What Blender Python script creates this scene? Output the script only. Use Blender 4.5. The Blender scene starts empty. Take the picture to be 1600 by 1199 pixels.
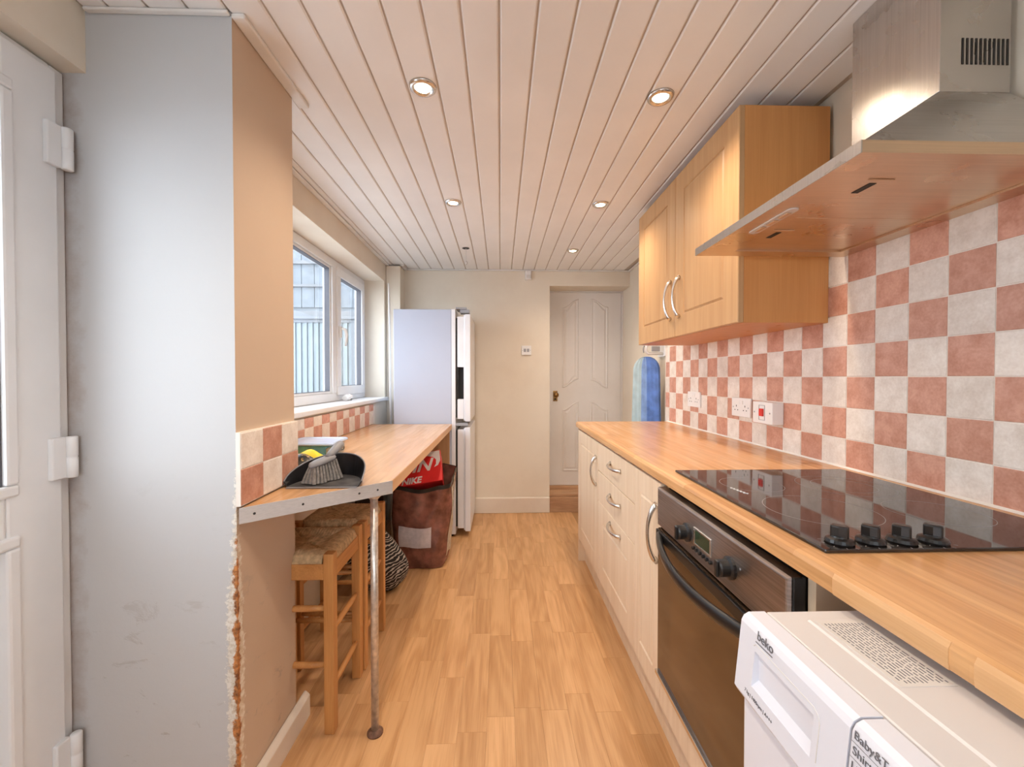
import bpy, math, random
from mathutils import Vector, Matrix
random.seed(7)
PI = math.pi
S = bpy.context.scene
COL = S.collection

# ------------------------------------------------------------------ camera
FPX = 655.0
cd = bpy.data.cameras.new('camera'); cd.sensor_width = 36; cd.sensor_fit = 'HORIZONTAL'
cd.lens = 36 * FPX / 1600; cd.clip_start = .02
cam = bpy.data.objects.new('camera', cd); COL.objects.link(cam)
cam.location = (0, 0, 1.186)
cam.rotation_euler = (math.radians(90 - .83), 0, math.radians(-1.57))
S.camera = cam
# ------------------------------------------------------------------ sky, exposure
wd = bpy.data.worlds.new('overcast_sky'); S.world = wd; wd.use_nodes = True
bg = wd.node_tree.nodes['Background']
bg.inputs[0].default_value = (.80, .90, 1.0, 1); bg.inputs[1].default_value = 4.4
S.view_settings.view_transform = 'Standard'; S.view_settings.look = 'None'
S.view_settings.gamma = 1; S.view_settings.use_curve_mapping = False
S.view_settings.exposure = 0.8
LAMP_W = 3.6
LAMP_C = (1.0, .83, .66)
# ------------------------------------------------------------------ materials
def nt(name):
    m = bpy.data.materials.new(name); m.use_nodes = True
    t = m.node_tree; b = t.nodes['Principled BSDF']
    return m, t, b
class N:
    def __init__(s, t): s.t = t
    def n(s, kind, **kw):
        x = s.t.nodes.new(kind)
        for k, v in kw.items():
            if k.startswith('i_'): x.inputs[k[2:].replace('_', ' ')].default_value = v
            else: setattr(x, k, v)
        return x
    def l(s, a, b): s.t.links.new(a, b)
    def math(s, op, a, b=None, clamp=False):
        x = s.t.nodes.new('ShaderNodeMath'); x.operation = op; x.use_clamp = clamp
        for i, q in enumerate((a, b)):
            if q is None: continue
            if isinstance(q, (int, float)): x.inputs[i].default_value = q
            else: s.l(q, x.inputs[i])
        return x.outputs[0]
    def ramp(s, fac, stops):
        x = s.t.nodes.new('ShaderNodeValToRGB'); e = x.color_ramp.elements
        while len(e) < len(stops): e.new(.5)
        for q, (p, c) in zip(e, stops):
            q.position = p; q.color = (c if len(c) == 4 else (*c, 1)) if not isinstance(c, (int, float)) else (c, c, c, 1)
        s.l(fac, x.inputs[0]); return x.outputs[0]
    def mix(s, fac, a, b, mode='MIX'):
        x = s.t.nodes.new('ShaderNodeMix'); x.data_type = 'RGBA'; x.blend_type = mode
        for i, q in ((0, fac), (6, a), (7, b)):
            if isinstance(q, (int, float)): x.inputs[i].default_value = q
            elif isinstance(q, tuple): x.inputs[i].default_value = (*q[:3], 1)
            else: s.l(q, x.inputs[i])
        return x.outputs[2]
    def pos(s, rnd=0, scale=(1, 1, 1)):
        g = s.n('ShaderNodeNewGeometry').outputs['Position']
        if rnd:
            r = s.n('ShaderNodeObjectInfo').outputs['Random']
            m = s.math('MULTIPLY', r, rnd)
            a = s.n('ShaderNodeVectorMath', operation='ADD'); s.l(g, a.inputs[0]); s.l(m, a.inputs[1]); g = a.outputs[0]
        mp = s.n('ShaderNodeMapping'); mp.inputs['Scale'].default_value = scale; s.l(g, mp.inputs[0])
        return mp.outputs[0]
    def noise(s, vec, scale, detail=3, rough=.5, dist=0):
        x = s.n('ShaderNodeTexNoise'); x.inputs['Scale'].default_value = scale
        x.inputs['Detail'].default_value = detail; x.inputs['Roughness'].default_value = rough
        x.inputs['Distortion'].default_value = dist; s.l(vec, x.inputs['Vector']); return x.outputs[0]
    def bump(s, h, strength, dist, b):
        x = s.n('ShaderNodeBump'); x.inputs['Strength'].default_value = strength; x.inputs['Distance'].default_value = dist
        s.l(h, x.inputs['Height']); s.l(x.outputs[0], b.inputs['Normal'])
def srgb(r, g, b):
    f = lambda c: (c/255/12.92) if c/255 <= .04045 else ((c/255+.055)/1.055)**2.4
    return (f(r), f(g), f(b))
def plain(name, c, rough=.5, metal=0, spec=.5, var=.06, vs=12, bump=0, bs=200, coat=0, emit=0):
    m, t, b = nt(name); k = N(t)
    p = k.pos()
    nz = k.noise(p, vs, 4)
    col = k.ramp(nz, [(.3, tuple(q*(1-var) for q in c)), (.7, tuple(min(1, q*(1+var)) for q in c))])
    k.l(col, b.inputs['Base Color'])
    b.inputs['Roughness'].default_value = rough; b.inputs['Metallic'].default_value = metal
    b.inputs['Specular IOR Level'].default_value = spec; b.inputs['Coat Weight'].default_value = coat
    if bump: k.bump(k.noise(p, bs, 3), bump, .002, b)
    if emit:
        b.inputs['Emission Color'].default_value = (*c, 1); b.inputs['Emission Strength'].default_value = emit
    return m
def brushed(name, c, rough=.3, scale=(4, 4, 400), metal=1, var=.12):
    m, t, b = nt(name); k = N(t)
    nz = k.noise(k.pos(0, scale), 1, 3)
    k.l(k.ramp(nz, [(.3, tuple(q*(1-var) for q in c)), (.7, c)]), b.inputs['Base Color'])
    b.inputs['Metallic'].default_value = metal
    sm = k.noise(k.pos(), 7, 4)
    k.l(k.ramp(sm, [(.3, rough*.8), (.75, rough*1.35)]), b.inputs['Roughness'])
    k.bump(nz, .06, .001, b)
    return m
def wood(name, dark, light, axis='Y', across=16, along=.9, rough=.4, rnd=0, tone=.0, spec=.4, cath=0, coat=0, fine=.35):
    m, t, b = nt(name); k = N(t)
    ax = 'XYZ'.index(axis)
    def sc(a, l): return tuple(l if i == ax else a for i in range(3))
    p1 = k.pos(rnd, sc(across, along)); n1 = k.noise(p1, 1, 5, .55, .5)
    p2 = k.pos(rnd, sc(across*14, along*5)); n2 = k.noise(p2, 1, 2)
    v = k.math('ADD', k.math('MULTIPLY', n1, 1-fine), k.math('MULTIPLY', n2, fine))
    if cath:
        p3 = k.pos(rnd, sc(across*.62, along*.75)); n3 = k.noise(p3, 1, 1, .4, .15)
        w = k.math('SINE', k.math('MULTIPLY', n3, 48))
        v = k.math('ADD', v, k.math('MULTIPLY', w, cath))
    col = k.ramp(v, [(.34, dark), (.62, light)])
    if tone:
        r = k.n('ShaderNodeObjectInfo').outputs['Random']
        f = k.ramp(r, [(0, (1-tone, 1-tone*1.2, 1-tone*1.5)), (1, (1+tone*.5,)*3)])
        col = k.mix(1.0, col, f, 'MULTIPLY')
    k.l(col, b.inputs['Base Color'])
    b.inputs['Roughness'].default_value = rough; b.inputs['Specular IOR Level'].default_value = spec
    b.inputs['Coat Weight'].default_value = coat
    k.bump(n2, .05, .001, b)
    return m
def stave(name, c1, c2, rough=.3):
    """printed block worktop: long staves along Y"""
    m, t, b = nt(name); k = N(t)
    g = k.n('ShaderNodeNewGeometry').outputs['Position']
    sp = k.n('ShaderNodeSeparateXYZ'); k.l(g, sp.inputs[0])
    cb = k.n('ShaderNodeCombineXYZ'); k.l(sp.outputs[1], cb.inputs[0]); k.l(k.math('ADD', sp.outputs[0], k.math('MULTIPLY', sp.outputs[2], .7)), cb.inputs[1])
    br = k.n('ShaderNodeTexBrick'); br.offset = .37; k.l(cb.outputs[0], br.inputs['Vector'])
    br.inputs['Color1'].default_value = (*c1, 1); br.inputs['Color2'].default_value = (*c2, 1)
    br.inputs['Mortar'].default_value = (*tuple((a+q)/2 for a, q in zip(c1, c2)), 1)
    br.inputs['Scale'].default_value = 1; br.inputs['Mortar Size'].default_value = .0002
    br.inputs['Brick Width'].default_value = .42; br.inputs['Row Height'].default_value = .037
    nz = k.noise(k.pos(0, (60, 3, 60)), 1, 4, .6)
    col = k.mix(.75, br.outputs[0], k.ramp(nz, [(.3, (.72, .66, .60)), (.65, (1.08, 1.06, 1.04))]), 'MULTIPLY')
    k.l(col, b.inputs['Base Color']); b.inputs['Roughness'].default_value = rough
    b.inputs['Specular IOR Level'].default_value = .5
    return m
def tilemat(name, lo, hi):
    m, t, b = nt(name); k = N(t)
    p = k.pos(30)
    nz = k.math('ADD', k.math('MULTIPLY', k.noise(p, 22, 6, .6, .3), .7), k.math('MULTIPLY', k.noise(p, 160, 3), .3))
    col = k.ramp(nz, [(.35, lo), (.63, hi)])
    r = k.n('ShaderNodeObjectInfo').outputs['Random']
    col = k.mix(1.0, col, k.ramp(r, [(0, (.93, .92, .91)), (1, (1.04, 1.04, 1.04))]), 'MULTIPLY')
    k.l(col, b.inputs['Base Color'])
    k.l(k.ramp(nz, [(.3, .45), (.7, .3)]), b.inputs['Roughness'])
    k.bump(nz, .25, .002, b)
    return m
def paint(name, c, stain=None, amt=.12, rough=.6, bump=.15):
    m, t, b = nt(name); k = N(t)
    p = k.pos(); n1 = k.noise(p, 2.2, 5, .6); n2 = k.noise(p, 45, 4, .6)
    col = k.mix(k.ramp(n1, [(.45, 0.), (.75, amt)]), c, stain or tuple(q*.8 for q in c))
    k.l(col, b.inputs['Base Color']); b.inputs['Roughness'].default_value = rough
    b.inputs['Specular IOR Level'].default_value = .3
    k.bump(k.math('ADD', n1, k.math('MULTIPLY', n2, .3)), bump, .01, b)
    return m
def worn_paint(name, c):
    """paint of the wall stub: rust and flaking along its outer arris, grime beside the door frame, scuffs low down"""
    m, t, b = nt(name); k = N(t)
    g = k.n('ShaderNodeNewGeometry').outputs['Position']
    sp = k.n('ShaderNodeSeparateXYZ'); k.l(g, sp.inputs[0]); X, Y, Z = sp.outputs
    p = k.pos()
    d = k.math('ADD', k.math('ABSOLUTE', k.math('ADD', X, .69)), k.math('ABSOLUTE', k.math('SUBTRACT', Y, 1.11)))
    dr = k.math('ADD', k.math('ABSOLUTE', k.math('ADD', X, .69)), k.math('ABSOLUTE', k.math('SUBTRACT', Y, 1.42)))
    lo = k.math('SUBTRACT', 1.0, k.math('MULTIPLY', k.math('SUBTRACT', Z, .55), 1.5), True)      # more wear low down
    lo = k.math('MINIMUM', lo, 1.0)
    nb = k.noise(p, 17, 6, .7); nf = k.noise(p, 70, 5, .7)
    # flaked plaster band
    w1 = k.math('SUBTRACT', k.math('ADD', -.016, k.math('MULTIPLY', lo, .046)), d)
    flake = k.ramp(k.math('ADD', k.math('MULTIPLY', w1, 18), nf), [(.52, 0.), (.62, 1.)])
    w2 = k.math('SUBTRACT', k.math('ADD', -.013, k.math('MULTIPLY', lo, .025)), d)
    rust = k.ramp(k.math('ADD', k.math('MULTIPLY', w2, 16), nb), [(.53, 0.), (.60, 1.)])
    # grime beside door frame
    e = k.math('ADD', X, 1.105)
    gr = k.ramp(k.math('ADD', k.math('MULTIPLY', e, -9), k.math('MULTIPLY', nb, .9)), [(.15, 0.), (.75, .8)])
    # scuffs
    sc = k.ramp(k.noise(k.pos(0, (9, 9, 16)), 1, 6, .7, .6), [(.60, 0.), (.67, .6)])
    sc = k.math('MULTIPLY', sc, k.math('SUBTRACT', 1.0, k.math('MULTIPLY', Z, .95), True))
    n1 = k.noise(p, 2.5, 4)
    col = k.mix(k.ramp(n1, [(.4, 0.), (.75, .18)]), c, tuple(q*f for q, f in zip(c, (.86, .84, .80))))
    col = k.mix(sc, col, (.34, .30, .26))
    col = k.mix(gr, col, (.30, .20, .14))
    col = k.mix(k.math('MULTIPLY', flake, .75), col, k.ramp(nf, [(.4, (.62, .50, .34)), (.6, (.88, .84, .76))]))
    col = k.mix(rust, col, k.ramp(nf, [(.35, (.16, .055, .02)), (.6, (.60, .24, .07))]))
    ed = k.math('MULTIPLY', k.ramp(k.math('ADD', k.math('MULTIPLY', dr, -40), nf), [(.2, 0.), (.4, .7)]), lo)
    col = k.mix(ed, col, (.5, .33, .2))
    k.l(col, b.inputs['Base Color']); b.inputs['Roughness'].default_value = .65
    h = k.math('ADD', k.math('ADD', k.math('MULTIPLY', n1, .6), k.math('MULTIPLY', nf, k.math('ADD', .12, k.math('MULTIPLY', flake, 1.4)))), k.math('MULTIPLY', sc, .5))
    k.bump(h, .35, .008, b)
    return m
def glassmat(name, tint=(1, 1, 1), refl=1.0):
    m, t, b = nt(name); k = N(t); t.nodes.remove(b)
    tr = k.n('ShaderNodeBsdfTransparent'); tr.inputs[0].default_value = (*tint, 1)
    gl = k.n('ShaderNodeBsdfGlossy'); gl.inputs['Roughness'].default_value = .02
    fr = k.n('ShaderNodeLayerWeight'); fr.inputs[0].default_value = .5
    fs = k.math('ADD', .03, k.math('MULTIPLY', k.math('POWER', fr.outputs['Facing'], 5), .9))
    mx = k.n('ShaderNodeMixShader'); k.l(k.math('MULTIPLY', fs, refl), mx.inputs[0]); k.l(tr.outputs[0], mx.inputs[1]); k.l(gl.outputs[0], mx.inputs[2])
    k.l(mx.outputs[0], t.nodes['Material Output'].inputs[0])
    return m
def emitmat(name, c, s):
    m, t, b = nt(name); b.inputs['Base Color'].default_value = (*c, 1)
    b.inputs['Emission Color'].default_value = (*c, 1); b.inputs['Emission Strength'].default_value = s
    return m
def translucent(name, c, alpha, rough=.2):
    m = plain(name, c, rough, var=.15, vs=25, bump=.3, bs=40); b = m.node_tree.nodes['Principled BSDF']
    b.inputs['Alpha'].default_value = alpha; return m

CREAM = (.80, .72, .60)
MT = dict(
 cream=paint('cream_wall_paint', CREAM, (.62, .50, .38), .35),
 white_paint=paint('white_wall_paint', (.80, .79, .78), (.7, .66, .6), .3),
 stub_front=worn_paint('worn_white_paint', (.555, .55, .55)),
 stub_side=worn_paint('worn_paint_floor_bounce', (.60, .46, .34)),  # cream paint with the floor's orange bounce light mixed into its colour
 grout=plain('grout', (.84, .77, .69), .8),
 ceil=plain('ceiling_pvc', (.86, .84, .82), .32, var=.03, vs=4),
 ceil_back=plain('ceiling_groove', (.55, .47, .40), .6),
 trimw=plain('white_trim_paint', (.80, .78, .75), .4, var=.05),
 skirt=paint('skirting_gloss', (.78, .70, .60), (.55, .42, .32), .4, .4, .1),
 upvc=plain('white_upvc', (.82, .83, .84), .28, var=.03, vs=6),
 upvc_line=plain('grey_gasket', (.12, .12, .14), .6),
 glass=glassmat('window_glass'),
 floor=wood('laminate_strip', (.52, .275, .115), (.70, .415, .205), 'Y', 15, 1.5, .33, 20, .13, .45, cath=.055, fine=.30),
 slab=wood('laminate_base', (.40, .22, .10), (.50, .29, .14), 'Y', 14, 1.0, .5),
 step=wood('step_riser_board', (.40, .22, .12), (.62, .38, .22), 'X', 8, 2, .5),
 worktop=stave('beech_block_worktop', (.65, .345, .145), (.75, .44, .205), .24),
 worktop_l=stave('pale_beech_block_worktop', (.56, .315, .145), (.67, .41, .215), .20),
 edge=wood('worktop_edge_band', (.64, .36, .165), (.73, .44, .22), 'Y', 30, 2, .35),
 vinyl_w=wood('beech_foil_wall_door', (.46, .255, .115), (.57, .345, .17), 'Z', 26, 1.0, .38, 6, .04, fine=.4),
 vinyl=wood('beech_foil_door_daylit', (.74, .57, .40), (.86, .70, .53), 'Z', 26, 1.0, .38, 6, .04, fine=.4),  # paler than the wall doors: window daylight put into the foil colour
 carcass=wood('beech_melamine', (.58, .255, .08), (.66, .31, .105), 'Z', 30, 1.0, .42, 0, fine=.4),
 panel=wood('beech_end_panel', (.50, .27, .12), (.60, .35, .17), 'Z', 24, 1.2, .45),
 kitchen_in=plain('pale_unit_side', (.62, .50, .36), .5),
 chrome=brushed('satin_chrome', (.74, .72, .70), .24, (200, 200, 6)),
 steel=brushed('brushed_steel_hood', (.60, .57, .54), .27, (5, 300, 5)),
 steel_u=brushed('brushed_steel_worktop_reflection', (.74, .56, .39), .30, (5, 300, 300)),  # orange reflection of the worktop tinted into the steel colour
 oven_steel=brushed('stained_oven_steel', (.56, .53, .52), .36, (4, 5, 300), 1, .35),
 alu=brushed('aluminium_strip', (.72, .71, .70), .42, (60, 60, 300), .55),
 black_glass=plain('black_ceramic_glass', (.012, .010, .010), .045, spec=.8, var=.2, vs=5),
 oven_glass=plain('brown_oven_glass', (.055, .030, .016), .07, spec=.9, var=.2, vs=5),
 oven_win=plain('inner_oven_window', (.085, .042, .018), .08, spec=.9, var=.2, vs=9),
 black=plain('black_plastic', (.015, .014, .014), .3),
 blackm=plain('matt_black', (.012, .011, .011), .7),
 hobmark=plain('hob_print', (.36, .34, .33), .4),
 lcd=plain('green_display', (.035, .055, .03), .15),
 white=plain('appliance_white', (.78, .79, .86), .3, var=.015, vs=4),
 white_top=plain('appliance_lid_white', (.70, .67, .66), .4, var=.015, vs=4),
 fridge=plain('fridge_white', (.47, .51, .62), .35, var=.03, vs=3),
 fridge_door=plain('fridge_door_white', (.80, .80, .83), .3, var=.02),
 print=plain('grey_print', (.16, .16, .18), .6),
 sticker=plain('pale_sticker', (.72, .69, .66), .5),
 tile_c=tilemat('cream_stone_tile', (.70, .61, .53), (.88, .81, .74)),
 tile_r=tilemat('terracotta_tile', (.50, .225, .15), (.68, .37, .275)),
 socket=plain('socket_white', (.84, .82, .80), .3, var=.02),
 red=plain('red_rocker', (.70, .03, .02), .35),
 dark=plain('dark_slot', (.02, .018, .016), .6),
 stool=wood('honey_pine', (.46, .20, .06), (.62, .30, .10), 'Z', 22, 2, .38, 3, .05),
 stool_h=wood('honey_pine_rail', (.46, .20, .06), (.62, .30, .10), 'Y', 22, 2, .38, 3, .05),
 rush=plain('woven_rush', (.55, .38, .20), .75, var=.3, vs=60, bump=.4, bs=300),
 pole=plain('worn_chrome_tube', (.66, .60, .54), .32, .7, var=.25, vs=60),
 rust=plain('rusty_flange', (.16, .08, .05), .7, var=.4, vs=80),
 brass=plain('aged_brass', (.30, .17, .06), .35, .9, var=.3, vs=60),
 doorw=paint('white_door_gloss', (.80, .76, .72), (.62, .54, .46), .3, .35, .06),
 bag=plain('brown_plastic_bag', (.22, .085, .06), .22, var=.45, vs=18, bump=1.0, bs=22),
 bagside=plain('cream_bag_gusset', (.52, .44, .34), .5, var=.25, vs=30),
 baglabel=plain('white_bag_print', (.60, .54, .54), .35, var=.12, vs=40),
 green=plain('green_print', (.05, .22, .05), .5),
 shoered=plain('red_cardboard', (.68, .02, .02), .45, var=.08),
 cardw=plain('white_card_print', (.75, .70, .68), .5),
 grey_pl=plain('grey_plastic', (.36, .36, .38), .35, var=.05),
 brushgrey=plain('brush_grey_plastic', (.26, .26, .275), .4, var=.06),
 bristle=plain('grey_bristle', (.22, .20, .185), .8, var=.3, vs=120),
 panblack=plain('dustpan_black', (.007, .007, .009), .38, var=.2),
 panfloor=plain('dusty_dustpan', (.06, .057, .057), .55, var=.5, vs=30),
 rimgrey=plain('dustpan_lip', (.20, .19, .20), .4),
 tublid=plain('pale_blue_lid', (.50, .62, .84), .22, var=.05),
 tub=translucent('clear_tub_plastic', (.45, .75, .85), .16, .12),
 teal=plain('teal_packet', (.02, .30, .38), .35, var=.2, vs=40),
 greenp=plain('green_packet', (.10, .42, .18), .4, var=.3, vs=40),
 yellow=plain('yellow_cloth', (.85, .66, .03), .6, var=.1),
 bluep=plain('blue_wrapper', (.10, .45, .70), .35, var=.2, vs=40),
 paper=plain('lilac_leaflet', (.42, .38, .62), .6),
 tissue=plain('white_tissue', (.84, .84, .85), .8),
 iron_b=plain('blue_cover', (.10, .20, .52), .7, var=.25, vs=18),
 iron_l=plain('pale_blue_cover', (.40, .52, .55), .7, var=.12, vs=18),
 iron_m=plain('mid_blue_cover', (.20, .32, .58), .7, var=.2, vs=18),
 ext=plain('pale_rendered_wall', (0.170, 0.187, 0.204), .8, var=.08, vs=3),
 extbrick=plain('pale_roof_slate', (0.145, 0.162, 0.183), .7, var=.12, vs=10),
 blind=plain('vertical_blind_fabric', (0.178, 0.204, 0.217), .7, var=.04),
 extframe=plain('neighbour_frame_white', (.135, .14, .15), .5, var=.03),
 yard=plain('grey_yard_paving', (.45, .45, .45), .8, var=.15, vs=4),
)
def zebra():
    m, t, b = nt('zebra_fabric'); k = N(t)
    g = k.n('ShaderNodeNewGeometry').outputs['Position']
    sp = k.n('ShaderNodeSeparateXYZ'); k.l(g, sp.inputs[0])
    n1 = k.noise(k.pos(0, (9, 9, 9)), 1, 3, .5, .3); n2 = k.noise(k.pos(0, (14, 14, 60)), 1, 2)
    q = k.math('ADD', k.math('ADD', k.math('MULTIPLY', sp.outputs[2], 1.0), k.math('MULTIPLY', sp.outputs[0], -.55)), k.math('ADD', k.math('MULTIPLY', n1, .10), k.math('MULTIPLY', n2, .02)))
    w = k.math('SINE', k.math('MULTIPLY', q, 330))
    k.l(k.ramp(w, [(.35, (.012, .010, .010)), (.62, (.50, .44, .38))]), b.inputs['Base Color']); b.inputs['Roughness'].default_value = .8
    return m
MT['zebra'] = zebra()
def goldpat():
    m, t, b = nt('black_gold_print'); k = N(t)
    n1 = k.noise(k.pos(), 55, 3, .5, 1.5)
    k.l(k.ramp(n1, [(.56, (.010, .009, .008)), (.60, (.40, .27, .10))]), b.inputs['Base Color']); b.inputs['Roughness'].default_value = .35
    return m
MT['goldpat'] = goldpat()

# ------------------------------------------------------------------ mesh tools
class MB:
    def __init__(s): s.v = []; s.f = []; s.m = []
    def add(s, vs, fs, mi=0):
        o = len(s.v); s.v += [tuple(v) for v in vs]; s.f += [tuple(i+o for i in f) for f in fs]; s.m += [mi]*len(fs); return s
    def box(s, x0, x1, y0, y1, z0, z1, mi=0):
        return s.add([(x0,y0,z0),(x1,y0,z0),(x1,y1,z0),(x0,y1,z0),(x0,y0,z1),(x1,y0,z1),(x1,y1,z1),(x0,y1,z1)],
                     [(0,3,2,1),(4,5,6,7),(0,1,5,4),(1,2,6,5),(2,3,7,6),(3,0,4,7)], mi)
    def prism(s, poly, a0, a1, ax=2, mi=0):
        """poly: 2D points counter-clockwise in the two other axes (x,y)/(y,z)/(x,z)"""
        n = len(poly)
        def P(q, a): return {2: (q[0], q[1], a), 0: (a, q[0], q[1]), 1: (q[0], a, q[1])}[ax]
        vs = [P(q, a0) for q in poly] + [P(q, a1) for q in poly]
        fs = [tuple(range(n))[::-1], tuple(range(n, 2*n))] + [(i, (i+1) % n, (i+1) % n+n, i+n) for i in range(n)]
        return s.add(vs, fs, mi)
    def tube(s, pts, r, n=10, mi=0, caps=True, flat=None):
        """flat: optional (axis vector, factor) squashing the section along an axis"""
        pts = [Vector(p) for p in pts]; rs = r if isinstance(r, (list, tuple)) else [r]*len(pts)
        vs = []; prev = None
        for i, p in enumerate(pts):
            d = (pts[min(i+1, len(pts)-1)] - pts[max(i-1, 0)]).normalized()
            if prev is None:
                u = d.orthogonal().normalized()
            else:
                u = (prev - d*prev.dot(d)).normalized()
            prev = u; w = d.cross(u)
            for j in range(n):
                a = 2*PI*j/n; off = (u*math.cos(a)+w*math.sin(a))*rs[i]
                if flat: off -= Vector(flat[0])*off.dot(Vector(flat[0]))*(1-flat[1])
                vs.append(p+off)
        fs = []
        for i in range(len(pts)-1):
            for j in range(n):
                fs.append((i*n+j, i*n+(j+1) % n, (i+1)*n+(j+1) % n, (i+1)*n+j))
        if caps: fs += [tuple(range(n))[::-1], tuple(range((len(pts)-1)*n, len(pts)*n))]
        return s.add(vs, fs, mi)
    def lathe(s, prof, c=(0,0,0), n=24, ax=2, mi=0):
        """prof: (radius, height) pairs, around an axis through c"""
        vs = []
        for r, h in prof:
            for j in range(n):
                a = 2*PI*j/n; q = (r*math.cos(a), r*math.sin(a))
                p = {2: (q[0], q[1], h), 1: (q[0], h, q[1]), 0: (h, q[0], q[1])}[ax]
                vs.append(tuple(a+b for a, b in zip(p, c)))
        fs = []
        for i in range(len(prof)-1):
            for j in range(n): fs.append((i*n+j, i*n+(j+1) % n, (i+1)*n+(j+1) % n, (i+1)*n+j))
        fs += [tuple(range(n))[::-1], tuple(range((len(prof)-1)*n, len(prof)*n))]
        return s.add(vs, fs, mi)
    def grid(s, fn, nu, nv, mi=0):
        vs = [fn(i/nu, j/nv) for i in range(nu+1) for j in range(nv+1)]
        fs = [(i*(nv+1)+j, (i+1)*(nv+1)+j, (i+1)*(nv+1)+j+1, i*(nv+1)+j+1) for i in range(nu) for j in range(nv)]
        return s.add(vs, fs, mi)
    def rings(s, loops, cap0=True, cap1=True, mi=0):
        n = len(loops[0]); vs = [p for l in loops for p in l]; fs = []
        for i in range(len(loops)-1):
            for j in range(n): fs.append((i*n+j, i*n+(j+1) % n, (i+1)*n+(j+1) % n, (i+1)*n+j))
        if cap0: fs.append(tuple(range(n))[::-1])
        if cap1: fs.append(tuple(range((len(loops)-1)*n, len(loops)*n)))
        return s.add(vs, fs, mi)
    def xf(s, M):
        s.v = [tuple(M @ Vector(v)) for v in s.v]; return s
ORG = {}
def mkmesh(name, mb, mats, smooth=False):
    me = bpy.data.meshes.new(name); me.from_pydata(mb.v, [], mb.f)
    for m in (mats if isinstance(mats, (list, tuple)) else [mats]): me.materials.append(MT[m] if isinstance(m, str) else m)
    if any(mb.m): me.polygons.foreach_set('material_index', mb.m)
    if smooth: me.polygons.foreach_set('use_smooth', [True]*len(me.polygons))
    import bmesh
    bm = bmesh.new(); bm.from_mesh(me); bmesh.ops.recalc_face_normals(bm, faces=bm.faces); bm.to_mesh(me); bm.free()
    me.update(); return me
def tag(o, label=None, cat=None, group=None, kind=None):
    for k, v in (('label', label), ('category', cat), ('group', group), ('kind', kind)):
        if v: o[k] = v
    return o
def obj(name, mb, mats, parent=None, bev=0, smooth=False, base=False, **kw):
    lo = [min(v[i] for v in mb.v) for i in range(3)]; hi = [max(v[i] for v in mb.v) for i in range(3)]
    c = Vector(((lo[0]+hi[0])/2, (lo[1]+hi[1])/2, lo[2] if parent is None else (lo[2]+hi[2])/2))
    mb.v = [tuple(Vector(v)-c) for v in mb.v]
    me = mkmesh(name, mb, mats, smooth)
    o = bpy.data.objects.new(name, me); COL.objects.link(o)
    ORG[o] = c
    if parent is not None: o.parent = parent; o.location = c - ORG[parent]
    else: o.location = c
    if bev:
        b = o.modifiers.new('bevel', 'BEVEL'); b.width = bev; b.segments = 2; b.limit_method = 'ANGLE'; b.angle_limit = .6
    if smooth == 'auto':
        pass
    tag(o, **kw); return o
def thing(name, loc, label, cat, group=None, rotz=0, local=False, kind=None):
    o = bpy.data.objects.new(name, None); COL.objects.link(o); o.location = loc; o.rotation_euler = (0, 0, rotz)
    o.empty_display_size = .05
    ORG[o] = Vector((0, 0, 0)) if local else Vector(loc)
    return tag(o, label, cat, group, kind)
def dup(root, loc, rotz=0, label=None):
    r = root.copy(); COL.objects.link(r); r.location = loc; r.rotation_euler = (0, 0, rotz)
    if label: r['label'] = label
    for ch in root.children:
        c = ch.copy(); COL.objects.link(c); c.parent = r
        for g in ch.children:
            d = g.copy(); COL.objects.link(d); d.parent = c
    return r
def B(*a): return MB().box(*a)
def instance(name, me, loc, parent):
    o = bpy.data.objects.new(name, me); COL.objects.link(o); o.parent = parent; o.location = Vector(loc) - ORG[parent]; return o
def text(name, body, size, M, mat, parent, shear=0, bold=0):
    c = bpy.data.curves.new(name, 'FONT'); c.body = body; c.size = size; c.extrude = .0002; c.shear = shear; c.offset = bold
    t = bpy.data.objects.new(name, c); COL.objects.link(t)
    dg = bpy.context.evaluated_depsgraph_get(); dg.update()
    me = bpy.data.meshes.new_from_object(t.evaluated_get(dg)); bpy.data.objects.remove(t); bpy.data.curves.remove(c)
    mb = MB(); mb.add([tuple(M @ v.co) for v in me.vertices], [tuple(p.vertices) for p in me.polygons]); bpy.data.meshes.remove(me)
    return obj(name, mb, mat, parent)
def frameM(o, x, y):
    x = Vector(x).normalized(); y = Vector(y).normalized(); z = x.cross(y).normalized(); y = z.cross(x)
    return Matrix(((x[0], y[0], z[0], o[0]), (x[1], y[1], z[1], o[1]), (x[2], y[2], z[2], o[2]), (0, 0, 0, 1)))

CEIL = 2.12
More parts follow.
